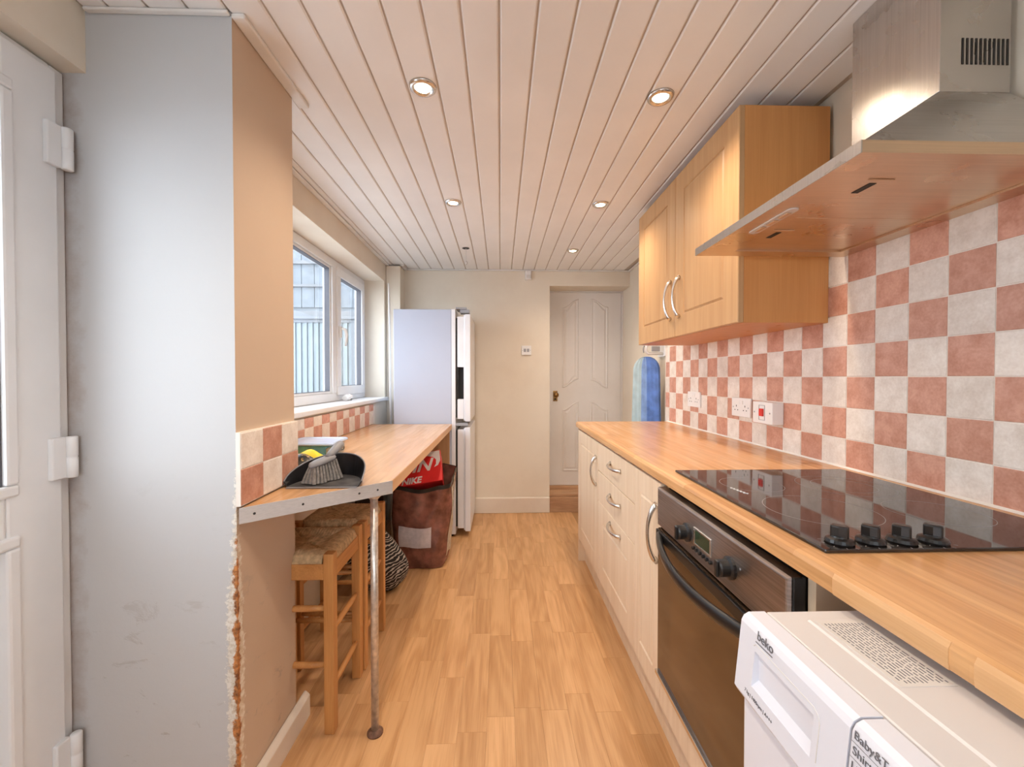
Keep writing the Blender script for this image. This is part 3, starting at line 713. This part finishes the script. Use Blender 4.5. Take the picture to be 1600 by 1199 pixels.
chm = obj('chimney', B(c0, c1, cy0, cy1, cz+.0005, CEIL-.001), 'steel', hd, .001)
for i in range(11): obj('vent_slot', MB().prism([(.977+i*.0098, 1.850), (.977+i*.0098+.0045, 1.850), (.977+i*.0098+.0045, 1.905), (.977+i*.0098, 1.905)], cy0-.001, cy0+.001, 1), 'dark', chm)

# sockets on the tiles
SX = 1.0850
def plate(name, y0, y1, z0, z1, depth, label, cat, group=None):
    r_ = thing(name, (SX, (y0+y1)/2, z0), label, cat, group)
    obj('faceplate', B(SX-depth, SX-.0003, y0, y1, z0, z1), 'socket', r_, .002); return r_
def dsocket(y0, y1, z0, z1, label):
    r_ = plate('double_socket', y0, y1, z0, z1, .010, label, 'socket', 'white double sockets')
    for s in (.27, .73):
        yc = y0+(y1-y0)*s
        for dy, dz, w, h in ((0, .012, .004, .008), (-.011, -.006, .006, .004), (.011, -.006, .006, .004)):
            obj('pin_hole', B(SX-.0106, SX-.0099, yc+dy-w/2, yc+dy+w/2, z0+(z1-z0)*.42+dz-h/2, z0+(z1-z0)*.42+dz+h/2), 'dark', r_)
    for s in (.42, .58): obj('rocker', B(SX-.0125, SX-.0095, y0+(y1-y0)*s-.006, y0+(y1-y0)*s+.006, z1-.028, z1-.012), 'socket', r_, .001)
    for s in (.1, .9): obj('screw', MB().lathe([(.003, 0), (.003, -.001)], (SX-.010, y0+(y1-y0)*s, (z0+z1)/2), 8, 0), 'grey_pl', r_)
dsocket(2.235, 2.380, 1.022, 1.106, 'white double socket on tiles further from the cooker switch')
dsocket(1.775, 1.920, 1.010, 1.094, 'white double socket on tiles right beside the red cooker switch')
ck = plate('cooker_switch', 1.575, 1.700, 1.003, 1.088, .045, 'white boxed cooker switch with red rocker on tiles', 'switch')
obj('rocker', B(SX-.052, SX-.0445, 1.628, 1.650, 1.032, 1.062), 'red', ck, .002)
obj('rocker_surround', ring_yz(SX-.0465, SX-.0445, 1.620, 1.658, 1.016, 1.076, .002), 'grey_pl', ck)
for y in (1.590, 1.688): obj('screw', MB().lathe([(.0035, 0), (.0035, -.001)], (SX-.045, y, 1.046), 8, 0), 'grey_pl', ck)

# ================================================================== WASHING MACHINE
wm = thing('washing_machine', (.64, .295, 0), 'white washing machine protruding from under the worktop', 'washing machine')
mx0, mx1, my0, my1 = .345, .945, -.006, .589
obj('cabinet', B(mx0+.004, mx1, my0, my1, .012, .825), 'white', wm, .006)
for xx in (.40, .89):
    for yy in (.05, .54): obj('foot', MB().lathe([(.020, .0005), (.020, .008), (.012, .012)], (xx, yy, 0), 14), 'black', wm)
pf = [(.341, .738), (.337, .745), (.3465, .838), (.350, .845), (.357, .849), (.380, .849), (.380, .738)]
def fxz(z): return .337 + (z-.745)*(.0095/.093)
HZ0, HZ1, HY0, HY1 = .768, .815, .446, .553
mbp = MB().prism(pf, HY1, my1, 1).prism(pf, .4015, HY0, 1)
mbp.prism([(.341, .738), (.337, .745), (fxz(HZ0), HZ0), (.380, HZ0), (.380, .738)], HY0, HY1, 1)
mbp.prism([(fxz(HZ1), HZ1), (.3465, .838), (.350, .845), (.357, .849), (.380, .849), (.380, HZ1)], HY0, HY1, 1)
obj('front_panel', mbp, 'white', wm)
obj('pull_recess', MB().rings([[(fxz(z)+dx, y, z) for y, z in ((HY0+e, HZ0+b), (HY1-e, HZ0+b), (HY1-e, HZ1-e), (HY0+e, HZ1-e))] for dx, e, b in ((.0005, 0, 0), (.012, .002, .012), (.028, .006, .024))], False, True), 'white', wm)
obj('control_panel', MB().prism(pf, my0, .3995, 1), 'white', wm, .0015)
lid = obj('lid', B(.3815, mx1, my0, my1, .826, .849), 'white_top', wm, .003)
obj('lid_ridge', MB().prism([(.424, .8488), (.428, .8505), (.66, .8505), (.664, .8488)], .02, .565, 1), 'white_top', lid, .001)
stk = obj('instruction_sticker', B(.4335, .497, .437, .560, .8506, .8511), 'sticker', lid)
mb = MB()
for i in range(12):
    yy = .553
    while yy > .445:
        L = random.uniform(.004, .011)
        mb.box(.4395+i*.0046, .4395+i*.0046+.0015, max(yy-L, .442), yy, .8511, .8513); yy -= L+.0022
o = obj('sticker_print', mb, 'print', stk); o['kind'] = 'stuff'
# detergent drawer in the front panel: recess built as separate pocket
def fx(z): return .337 + (z-.745)*(.0095/.093)
def fp(y, z, o=0): return (fx(z)-o, y, z)
seam = [fp(.437, .770, .0002), fp(.437, .812, .0002), fp(.440, .819, .0002), fp(.447, .823, .0002), fp(.552, .825, .0002), fp(.556, .821, .0002)]
obj('drawer_seam', MB().tube(seam, .0006, 5), 'sticker', wm)
upv = (.0095, 0, .093)
text('brand_lettering', 'beko', .0165, frameM(fp(.551, .8335, .0006), (0, -1, 0), upv), 'print', wm, 0, .00015)
obj('brand_underline', MB().add([fp(.553, .828, .0006), fp(.518, .829, .0006), fp(.518, .8305, .0006), fp(.553, .8295, .0006)], [(0, 1, 2, 3)]), 'print', wm)
text('model_lettering', '7 kg | 1400rpm | A+++', .0075, frameM((.3405, .562, .752), (0, -1, 0), upv), 'print', wm) if False else text('model_lettering', '7 kg | 1400rpm | A+++', .0062, frameM(fp(.565, .7535, .0006), (0, -1, 0), upv), 'print', wm)
for i, (s_, z_) in enumerate((('Baby&Toddler Clothes', .8335), ('Shirts', .8185), ('Lingerie', .8035), ('Do', .7885))):
    text('programme_name', s_, .0115, frameM(fp(.396, z_, .0006), (0, -1, 0), upv), 'print', wm)
    obj('programme_line', MB().add([fp(.398, z_-.0042, .0006), fp(.29, z_-.0042, .0006), fp(.29, z_-.0036, .0006), fp(.398, z_-.0036, .0006)], [(0, 1, 2, 3)]), 'print', wm)
dc = obj('porthole_door', MB().lathe([(.165, 0), (.165, -.012), (.155, -.022), (.125, -.026), (.120, -.018), (.118, -.010)], (.349, .29, .42), 48, 0), 'white', wm, smooth=False)
obj('porthole_glass', MB().lathe([(.117, -.004), (.117, -.012), (.09, -.002), (.04, .004)], (.349, .29, .42), 40, 0), 'oven_glass', dc)

# ================================================================== FRIDGE
fr = thing('fridge_freezer', (-.53, 3.38, 0), 'tall white fridge freezer at the end of the breakfast bar', 'fridge')
fy0, fy1 = 3.105, 3.640
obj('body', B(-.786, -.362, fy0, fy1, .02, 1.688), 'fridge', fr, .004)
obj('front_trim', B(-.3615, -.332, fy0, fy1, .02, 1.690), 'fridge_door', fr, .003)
def fdoor(z0, z1, recess, name='door'):
    mb = MB()
    a = -.318
    if recess:
        r0, r1 = recess
        mb.box(a, -.272, fy0, fy1, z0, r0).box(a, -.272, fy0, fy1, r1, z1).box(a, -.272, fy0+.05, fy1, r0, r1)
    else: mb.box(a, -.272, fy0, fy1, z0, z1)
    mb.box(-.2715, -.262, fy0-.003, fy1, z0-.012, z1+.012); mb.box(-.2615, -.222, fy0-.012, fy1, z0-.018, z1+.016)
    d_ = obj(name, mb, 'fridge_door', fr, .003)
    obj('door_seal', B(-.3315, -.3185, fy0+.012, fy1-.01, z0+.01, z1-.01), 'dark', d_)
    if recess: obj('grip_recess', B(a+.002, -.274, fy0+.046, fy0+.0495, r0-.001, r1+.001), 'blackm', d_)
    return d_
fdoor(.878, 1.635, (1.025, 1.262)); fdoor(.065, .800, None)
obj('hinge_cover', MB().box(-.33, -.25, fy0+.0, fy0+.16, 1.6905, 1.703).box(-.30, -.232, fy0+.02, fy0+.10, 1.664, 1.690), 'grey_pl', fr, .002)
obj('middle_hinge', B(-.331, -.240, fy0, fy0+.05, .828, .848), 'grey_pl', fr, .002)
for xx in (-.74, -.37):
    for yy in (3.14, 3.60): obj('foot', MB().lathe([(.02, .0005), (.02, .012), (.012, .02)], (xx, yy, 0), 12), 'black', fr)
# leaning white rod beside the fridge
o = obj('white_rod', MB().tube([(-.80, 3.10, .0), (-.882, 3.35, 1.90), (-.886, 3.352, 1.93)], [.007, .007, .007], 10), 'trimw', smooth=True)
tag(o, 'thin white rod leaning in the corner behind the fridge', 'rod')

# ================================================================== BREAKFAST BAR
bb = thing('breakfast_bar', (-.6, 2.2, 0), 'pale beech breakfast bar under the window with chrome leg', 'breakfast bar')
poly = [(-.683, 1.112), (-.360, 1.395), (-.360, 3.095), (WX+.001, 3.095), (WX+.001, 1.424), (-.683, 1.424)]
obj('top', MB().prism(poly, .804, .843, 2), 'worktop_l', bb, .0015)
obj('front_edge', B(-.3598, -.3585, 1.397, 3.095, .805, .842), 'edge', bb)
dv = Vector((.323, .283, 0)).normalized(); nv = Vector((dv.y, -dv.x, 0))
a_, b_ = Vector((-.684, 1.1105, 0)), Vector((-.359, 1.395, 0))
stp = obj('metal_edge_strip', MB().prism([tuple((a_+nv*.0006)[:2]), tuple((a_+nv*.003)[:2]), tuple((b_+nv*.003)[:2]), tuple((b_+nv*.0006)[:2])], .802, .844, 2), 'alu', bb)
for s in (.08, .36, .74, .88):
    q = a_.lerp(b_, s)+nv*.003
    mb = MB().lathe([(.0035, 0), (.0025, .0015)], (0, 0, 0), 10).xf(frameM((q.x, q.y, .823), (dv.x, dv.y, 0), (0, 0, 1)))
    obj('screw', mb, 'dark', stp)
LX, LY = -.418, 1.392
lg = obj('leg', MB().tube([(LX, LY, .012), (LX, LY, .8035)], .0125, 16), 'pole', bb, smooth=True)
obj('floor_flange', MB().lathe([(.026, .0005), (.026, .006), (.018, .014), (.015, .016)], (LX, LY, 0), 20), 'rust', lg, smooth=True)
obj('top_flange', MB().lathe([(.014, .785), (.026, .798), (.026, .8035)], (LX, LY, 0), 20), 'pole', lg, smooth=True)
obj('support_panel', B(-.70, -.372, 3.050, 3.068, .0005, .803), 'panel', bb, .001)

# stools
sroot = thing('rush_stool', (-.698, 1.535, 0), 'rush seated pine bar stool nearest the chrome leg', 'stool', 'rush seated bar stools', local=True)
h = .130; LH = .603
for sx in (-1, 1):
    for sy in (-1, 1):
        obj('leg', B(sx*h-.017, sx*h+.017, sy*h-.017, sy*h+.017, .0005, LH), 'stool', sroot, .003)
for s in (-1, 1):
    obj('seat_rail', B(-h+.017, h-.017, s*h-.012, s*h+.012, .515, .568), 'stool_h', sroot, .002)
    obj('seat_rail', B(s*h-.012, s*h+.012, -h+.017, h-.017, .515, .568), 'stool_h', sroot, .002)
    for z in (.145, .335): obj('rung', MB().tube([(s*h, -h+.016, z), (s*h, -h*.5, z), (s*h, h*.5, z), (s*h, h-.016, z)], [.008, .0105, .0105, .008], 10), 'stool_h', sroot, smooth=True)
    for z in (.225, .415): obj('rung', MB().tube([(-h+.016, s*h, z), (-h*.5, s*h, z), (h*.5, s*h, z), (h-.016, s*h, z)], [.008, .0105, .0105, .008], 10), 'stool_h', sroot, smooth=True)
def rush(u, v):
    x, y = (u*2-1)*.139, (v*2-1)*.139
    ax_, ay = abs(x), abs(y); mxx = max(ax_, ay)/.139
    q = x if ay > ax_ else y
    st_ = .0022*abs(math.sin(q*PI/.0105))
    z = .590 + .014*(1-mxx)**.3*0 + .012*math.sin(PI*min(1, (1-mxx)*1.6+.12)) - .010*max(0, 1-(1-mxx)*3)**2
    z -= .004*math.exp(-((ax_-ay)/.006)**2)
    if mxx > .93: z -= (mxx-.93)/.07*.018
    cx = max(0, ax_-.106) * max(0, ay-.106)
    k2 = 1 - min(1, cx/.0006)*.22
    return (x*k2, y*k2, z+st_)
rs_ = obj('rush_seat', MB().grid(rush, 120, 120).add([(-.12,-.12,.572),(.12,-.12,.572),(.12,.12,.572),(-.12,.12,.572)], [(0,1,2,3)]), 'rush', sroot, smooth=True)
dup(sroot, (-.692, 1.842, 0), 0, 'rush seated pine bar stool further under the bar, nearer the bags')

# items under the bar
bg_ = thing('shopping_bag', (-.50, 2.70, 0), 'brown plastic shopping bag with black rim under the bar', 'bag')
def bagshape(u, v):
    a = 2*PI*u; n = 4.0
    ca, sa = math.cos(a), math.sin(a)
    rr = (abs(ca)**n+abs(sa)**n)**(-1/n)
    z = .003+.60*v
    wx = .150+.045*v**.8; wy = .115+.030*v
    wob = 1+.03*math.sin(5*a+6*v)+.025*math.sin(9*a-11*v+1)+.04*math.exp(-((v-.35)/.25)**2)
    lean = .03*v
    f = 1 if v > .02 else .93
    return (-.500+lean*.3+wx*rr*ca*wob*f, 2.70+wy*rr*sa*wob*f, z-.012*abs(math.sin(3*a))*v - .10*v*max(0, -sa)*.9)
obj('sack', MB().grid(bagshape, 72, 30).add([bagshape(i/72, 0) for i in range(72)], [tuple(range(72))]), 'bag', bg_, smooth=True)
def off(u, v, d=.003):
    p = Vector(bagshape(u, v)); c = Vector((-.5, 2.70, p.z)); n_ = (p-c).normalized(); return tuple(p+n_*d)
obj('black_rim', MB().grid(lambda u, v: off(u, .955+.05*v, .004), 72, 2), 'black', bg_, smooth=True)
obj('white_label', MB().grid(lambda u, v: off(.645+.165*u, .27+.25*v), 16, 8), 'baglabel', bg_, smooth=True)
obj('printed_gusset', MB().grid(lambda u, v: off(.915+.125*u, .12+.80*v, .0025), 14, 18), 'bagside', bg_, smooth=True)
obj('green_mark', MB().grid(lambda u, v: off(.925+.06*u, .66+.07*v, .0045), 6, 3), 'green', bg_, smooth=True)
mb = MB()
for i in range(5): mb.grid(lambda u, v: off(.935+.05*u, .76+i*.028+.012*v, .004), 5, 1)
obj('gusset_lettering', mb, 'print', bg_)
# red shoe box on the bag
sb = thing('shoe_box', (-.50, 2.62, .53), 'red and white shoe box lying in top of brown bag', 'shoe box', local=True)
sb.location = (-.500, 2.655, .600); sb.rotation_euler = (math.radians(52), math.radians(-8), math.radians(4))
obj('lid', MB().box(-.150, .130, -.105, .105, .0, .035), 'shoered', sb, .002)
obj('box', MB().box(-.146, .126, -.101, .101, -.075, -.0005), 'shoered', sb, .002)
text('brand_lettering', 'NIKE', .055, Matrix.Translation((-.120, -.098, .0354)), 'cardw', sb, .25, .002)
text('big_lettering', 'IN', .115, Matrix.Translation((-.055, -.025, .0354)), 'cardw', sb, .35, .003)
sw = [(-.02, .098), (.126, .098), (.126, .020), (.118, .050), (.100, .062), (.07, .072), (.02, .074)]
obj('swoosh_print', MB().prism([(.000, .080), (.05, .072), (.085, .060), (.100, .040), (.098, .010), (.085, -.010), (.110, .000), (.126, .030), (.126, .101), (.0, .101)], .0352, .0356, 2), 'cardw', sb)
# striped bag
def zb_(u, v):
    a = 2*PI*u; t_ = v
    pr_ = .02+.155*math.sin(PI*min(1, t_*.9+.06))**.7*(1-.35*t_)
    wob = 1+.10*math.sin(3*a+2)+.05*math.sin(7*a+5*t_)
    return (-.665+pr_*math.cos(a)*wob*1.0-.05*t_, 2.36+pr_*math.sin(a)*wob*.8-.05*t_, .004+.36*t_+.02*math.sin(2*a)*t_*(1-t_))
o = obj('striped_bag', MB().grid(zb_, 48, 24).add([zb_(i/48, 0) for i in range(48)], [tuple(range(48))]).add([zb_(i/48, 1) for i in range(48)], [tuple(range(48))[::-1]]), 'zebra', smooth=True)
tag(o, 'slumped black and white striped fabric bag on the floor behind stools', 'bag')
# dark sack behind
def ds_(u, v):
    a = 2*PI*u
    pr_ = .03+.13*math.sin(PI*min(1, v*.85+.1))**.6
    return (-.835+pr_*math.cos(a)*(1+.08*math.sin(4*a+v*5))*.62, 2.68+pr_*.8*math.sin(a)*(1+.08*math.sin(5*a))*1.1, .003+.52*v)
o = obj('dark_sack', MB().grid(ds_, 40, 20).add([ds_(i/40, 0) for i in range(40)], [tuple(range(40))]).add([ds_(i/40, 1) for i in range(40)], [tuple(range(40))[::-1]]), 'blackm', smooth=True)
tag(o, 'dark sack in shadow under the bar beside brown bag', 'bag')
o = obj('white_board', MB().prism([(-.93, .002), (-.915, .002), (-.925, .50), (-.94, .50)], 1.78, 1.96, 1), 'trimw', bev=.003)
tag(o, 'white board leaning on the wall behind the stools', 'board')

# ================================================================== ON THE BAR
BZ = .8435
dp = thing('dustpan', (-.555, 1.37, BZ), 'black hooded dustpan standing on the breakfast bar corner', 'dustpan')
pcx, pcy, prx, pry = -.553, 1.315, .107, .155
def pan(a): return (pcx+prx*math.cos(a), pcy+pry*math.sin(a))
NP = 28
def wallpt(i, w, hgt):
    a = PI*i/NP; x_, y_ = pan(a); hh = (.016+.058*math.sin(a)**.7)*hgt
    k2 = 1 + w
    return (pcx+(x_-pcx)*k2*(1+.10*hgt), pcy+(y_-pcy)*k2*(1+.06*hgt), BZ+.002+hh)
fl_ = MB(); base = [(*pan(PI*i/NP), BZ+.0012) for i in range(NP+1)]
top_ = [(x_, y_, BZ+.0045) for x_, y_, _ in base]
fl_.prism([(x_, y_) for x_, y_, _ in base], BZ+.0008, BZ+.0045, 2)
obj('pan_floor', fl_, 'panfloor', dp)
wv = MB()
vs = []
for i in range(NP+1): vs += [wallpt(i, 0, 0), wallpt(i, 0, .5), wallpt(i, 0, 1), wallpt(i, .03, 1), wallpt(i, .03, .5), wallpt(i, .03, 0)]
wv.add(vs, [(i*6+j, (i+1)*6+j, (i+1)*6+(j+1) % 6, i*6+(j+1) % 6) for i in range(NP) for j in range(6)] + [(0,1,2,3,4,5), tuple(NP*6+j for j in range(6))[::-1]])
obj('hood_wall', wv, 'panblack', dp)
obj('grey_rim', MB().tube([tuple(Vector(wallpt(i, .015, 1))+Vector((0, 0, .0012))) for i in range(NP+1)], .0022, 6), 'rimgrey', dp)
obj('front_lip', B(pcx-prx, pcx+prx, pcy-.014, pcy-.0005, BZ+.0008, BZ+.003), 'rimgrey', dp)
br_ = thing('hand_brush', (-.565, 1.36, BZ+.005), 'grey hand brush standing on its bristles in the dustpan', 'brush')
hc = Vector((-.578, 1.375, BZ+.070)); hdv = Vector((.44, .88, .16)).normalized(); sdv = Vector((.88, -.44, 0)).normalized()
hu = sdv.cross(hdv)
def hp_(a, b, c): return tuple(hc+hdv*a+sdv*b+hu*c)
lo_ = []
for cc, sc_ in ((-.006, .93), (0, 1), (.007, .92), (.010, .7)):
    lo_.append([hp_(.052*sc_*math.cos(2*PI*i/24)*(abs(math.cos(2*PI*i/24))**-.3 if abs(math.cos(2*PI*i/24)) > .05 else 1), .019*sc_*math.sin(2*PI*i/24), cc) for i in range(24)])
obj('head', MB().rings(lo_), 'brushgrey', br_, smooth=True)
hd2 = Vector((.06, .95, .30)).normalized()
hpts = [hc+hdv*.020+hu*.004, hc+hdv*.034+hu*.012, hc+hdv*.034+hu*.012+hd2*.030, hc+hdv*.034+hu*.012+hd2*.056, hc+hdv*.034+hu*.012+hd2*.076-Vector((0, 0, .002)), hc+hdv*.034+hu*.012+hd2*.088-Vector((0, 0, .008))]
obj('handle', MB().tube([tuple(p_) for p_ in hpts], [.011, .0125, .014, .0155, .014, .007], 14), 'brushgrey', br_, smooth=True)
obj('hanging_loop', MB().tube([tuple(hpts[5]+Vector((.009*math.sin(q), 0, -.009*(1-math.cos(q))))) for q in [i*PI/5 for i in range(11)]], .0015, 6), 'black', br_)
mb = MB()
for i in range(9):
    for j in range(4):
        q0 = hc+hdv*(-.042+i*.0105)+sdv*(-.012+j*.008)-hu*.006
        fl2 = Vector((hdv.x*(i-4)*.0032, hdv.y*(i-4)*.0032, 0))+sdv*((j-1.5)*.008+random.uniform(-.002, .002))
        q1 = Vector((q0.x+fl2.x, q0.y+fl2.y, BZ+.0056+random.random()*.004))
        qm = q0.lerp(q1, .5)+Vector((random.uniform(-.001, .001),)*3)
        mb.tube([tuple(q0), tuple(qm), tuple(q1)], [.0036, .0052, .0062], 6)
o = obj('bristles', mb, 'bristle', br_); o['kind'] = 'stuff'
# tub
tb = thing('plastic_tub', (-.82, 1.90, BZ), 'clear plastic tub with pale blue lid on the bar', 'tub')
tx0, tx1, ty0, ty1 = -.925, -.716, 1.795, 1.985
def rr(x0, x1, y0, y1, z, r_=.02, n=5):
    pts = []
    for cx, cy, a0 in ((x1-r_, y1-r_, 0), (x0+r_, y1-r_, PI/2), (x0+r_, y0+r_, PI), (x1-r_, y0+r_, 1.5*PI)):
        for i in range(n+1): a = a0+PI/2*i/n; pts.append((cx+r_*math.cos(a), cy+r_*math.sin(a), z))
    return pts
obj('tub_body', MB().rings([rr(tx0+.008, tx1-.008, ty0+.008, ty1-.008, BZ+.0008), rr(tx0+.003, tx1-.003, ty0+.003, ty1-.003, BZ+.054), rr(tx0+.005, tx1-.005, ty0+.005, ty1-.005, BZ+.054), rr(tx0+.010, tx1-.010, ty0+.010, ty1-.010, BZ+.003)], True, True), 'tub', tb, smooth=False)
obj('lid', MB().rings([rr(tx0-.003, tx1+.003, ty0-.003, ty1+.003, BZ+.053), rr(tx0-.005, tx1+.005, ty0-.005, ty1+.005, BZ+.058), rr(tx0-.001, tx1+.001, ty0-.001, ty1+.001, BZ+.0635), rr(tx0+.012, tx1-.012, ty0+.012, ty1-.012, BZ+.0635), rr(tx0+.016, tx1-.016, ty0+.016, ty1-.016, BZ+.061)]), 'tublid', tb)
pk = obj('tub_contents', MB().box(tx0+.013, tx0+.11, ty0+.013, ty1-.02, BZ+.004, BZ+.046), 'greenp', tb, .006)
obj('tub_contents', MB().box(tx0+.114, tx1-.035, ty0+.013, ty1-.02, BZ+.004, BZ+.048), 'teal', tb, .006)
obj('tub_contents', MB().box(tx1-.033, tx1-.013, ty0+.015, ty1-.02, BZ+.004, BZ+.040), 'rush', tb, .006)
def pouch(name, cx, cy, w, d_, h_, rot, mat, label, cat, z=BZ+.0006):
    mb = MB().grid(lambda u, v: ((u-.5)*w*(1-.1*math.sin(PI*v)), (v-.5)*d_, h_*(math.sin(PI*min(max(u, .001), .999))*math.sin(PI*min(max(v, .001), .999)))**.45*(1+.10*math.sin(9*u+5*v))+.0005), 14, 12)
    mb.add([(-w/2, -d_/2, 0), (w/2, -d_/2, 0), (w/2, d_/2, 0), (-w/2, d_/2, 0)], [(3, 2, 1, 0)])
    o = obj(name, mb.xf(Matrix.Translation((cx, cy, z)) @ Matrix.Rotation(rot, 4, 'Z')), mat, smooth=True); return tag(o, label, cat)
pouch('patterned_pouch', -.735, 1.545, .17, .10, .058, .5, 'goldpat', 'black and gold patterned pouch behind the dustpan', 'pouch')
pouch('yellow_cloth', -.765, 1.690, .14, .09, .050, .2, 'yellow', 'bright yellow folded cloth in front of plastic tub', 'cloth')
pouch('blue_wrapper', -.655, 1.690, .060, .075, .030, -.6, 'bluep', 'bright blue wrapper beside yellow cloth on the bar', 'wrapper')
o = obj('leaflet', MB().box(-.06, .06, -.05, .05, 0, .001).xf(Matrix.Translation((-.690, 1.800, BZ+.0003)) @ Matrix.Rotation(.3, 4, 'Z')), 'paper') if False else obj('leaflet', MB().box(-.035, .035, -.05, .05, 0, .001).xf(Matrix.Translation((-.668, 1.83, BZ+.0003)) @ Matrix.Rotation(.25, 4, 'Z')), 'paper')
tag(o, 'small lilac leaflet lying beside plastic tub', 'leaflet')

# ================================================================== IRONING BOARD
ib = thing('ironing_board', (1.055, 2.93, 0), 'folded ironing board with blue striped cover standing by right wall', 'ironing board', local=True, rotz=math.radians(-50))
ib.location = (1.018, 2.90, 0)
def ibw(z): return .105 if z < 1.0 else .105-.035*((z-1.0)/.29)**1.5
def ibhalf(t):
    pts = []
    return pts
zs = [.06+.04*i for i in range(29)] + [1.22, 1.25, 1.28, 1.30, 1.315, 1.325, 1.33]
def hw(z):
    w = .125-.030*max(0, (z-.1)/1.2)
    if z > 1.24: w *= math.sqrt(max(.02, 1-((z-1.24)/.092)**2))
    return w
def strip(name, f0, f1, mat, off_=0):
    mb = MB(); n = 10; loops = []
    for z in zs:
        w = hw(z); row = []
        for i in range(n+1):
            f = f0+(f1-f0)*i/n; x_ = (f*2-1)*w
            row.append((x_, -.014-.006*math.sqrt(max(0, 1-(f*2-1)**2))-.002*math.sin(f*40+z*3), z))
        for i in range(n, -1, -1):
            f = f0+(f1-f0)*i/n; row.append(((f*2-1)*w, .012, z))
        loops.append(row)
    mb.rings(loops); return obj(name, mb, mat, ib, smooth=False)
strip('pale_cover_stripe', 0, .36, 'iron_l'); strip('mid_cover_stripe', .36, .58, 'iron_m'); strip('blue_cover_stripe', .58, 1, 'iron_b')
for s in (-1, 1): obj('leg', MB().tube([(s*.05, .028, .001), (s*.05, .028, 1.15)], .009, 8), 'trimw', ib, smooth=True)
hk = thing('iron_holder', (1.09, 2.90, 1.33), 'white plastic iron and board holder above the ironing board', 'holder')
obj('back_plate', B(1.118, 1.1345, 2.82, 2.96, 1.33, 1.43), 'socket', hk, .004)
obj('arm', MB().tube([(1.118, 2.86, 1.415), (1.03, 2.86, 1.415), (1.005, 2.86, 1.405), (1.000, 2.86, 1.37), (1.015, 2.86, 1.352), (1.118, 2.86, 1.350)], .011, 8), 'socket', hk, smooth=True)
obj('hook', MB().tube([(1.0, 2.862, 1.40), (.985, 2.862, 1.40), (.982, 2.862, 1.38), (.985, 2.862, 1.355)], .004, 8), 'grey_pl', hk, smooth=True)
obj('cradle', B(1.04, 1.095, 2.850, 2.868, 1.365, 1.400), 'grey_pl', hk, .003)

# ================================================================== END WALL FITTINGS
sw_ = thing('light_switch', (.226, 3.655, 1.382), 'white square light switch plate on the end wall', 'switch')
obj('faceplate', B(.184, .268, 3.648, 3.6597, 1.382, 1.462), 'socket', sw_, .002)
for xx in (.212, .240): obj('rocker', B(xx-.010, xx+.010, 3.644, 3.6485, 1.408, 1.436), 'grey_pl', sw_, .001)
for xx in (.192, .260): obj('screw', MB().lathe([(.003, 0), (.003, -.001)], (xx, 3.648, 1.422), 8, 1), 'grey_pl', sw_)
pir = thing('alarm_sensor', (.243, 3.65, 2.03), 'small white motion sensor high on the end wall', 'sensor')
obj('housing', MB().prism([(.213, 3.6597), (.213, 3.632), (.222, 3.622), (.262, 3.622), (.271, 3.632), (.271, 3.6597)], 2.032, 2.106, 2), 'socket', pir, .004)
obj('lens', B(.224, .260, 3.6205, 3.6225, 2.045, 2.072), 'sticker', pir, .002)

# ================================================================== DOWNLIGHTS
glow = emitmat('lamp_glow', (1.0, .80, .52), 14.0)
def downlight(x, y, label):
    r_ = thing('downlight', (x, y, CEIL), label, 'downlight', 'recessed ceiling downlights')
    n = 32
    obj('bezel', MB().lathe([(.0235, -.002), (.0245, -.004), (.0310, -.0095), (.0370, -.0095), (.0425, -.005), (.0440, -.0002)], (x, y, CEIL), n), 'chrome', r_, smooth=True)
    obj('lamp_face', MB().lathe([(.0240, -.0042), (.0215, -.0065), (.012, -.0065), (.004, -.0065)], (x, y, CEIL), n), glow, r_)
    l = bpy.data.lights.new('downlight_beam', 'SPOT'); l.energy = LAMP_W*4; l.color = LAMP_C; l.spot_size = math.radians(142); l.spot_blend = 1; l.shadow_soft_size = .028
    o = bpy.data.objects.new('downlight_beam', l); COL.objects.link(o); o.parent = r_; o.location = (0, 0, -.022)
downlight(-.249, 1.368, 'lit ceiling downlight nearest the viewer on window side'); downlight(.532, 1.393, 'lit ceiling downlight nearest the viewer on cabinet side')
downlight(-.252, 2.254, 'lit ceiling downlight midway along on window side'); downlight(.538, 2.257, 'lit ceiling downlight beside the wall cabinet, second from viewer')
downlight(.531, 3.077, 'lit ceiling downlight farthest off, near the narrow door')
downlight(-.249, .46, 'lit ceiling downlight overhead on door side, just out of view')
cz_ = thing('dangling_wire', (-.25, 3.05, CEIL), 'short wire dangling from an empty dark light hole in ceiling', 'wire')
obj('hole_rim', MB().lathe([(.026, -.0004), (.026, -.0016), (.004, -.0016)], (-.25, 3.05, CEIL), 20), 'dark', cz_)
obj('cord', MB().tube([(-.25, 3.05, CEIL-.002), (-.247, 3.05, CEIL-.03), (-.246, 3.05, CEIL-.095)], .0016, 6), 'sticker', cz_)
obj('end_connector', MB().lathe([(.003, -.095), (.008, -.10), (.008, -.112), (.003, -.118)], (-.246, 3.05, CEIL), 10), 'sticker', cz_, smooth=True)
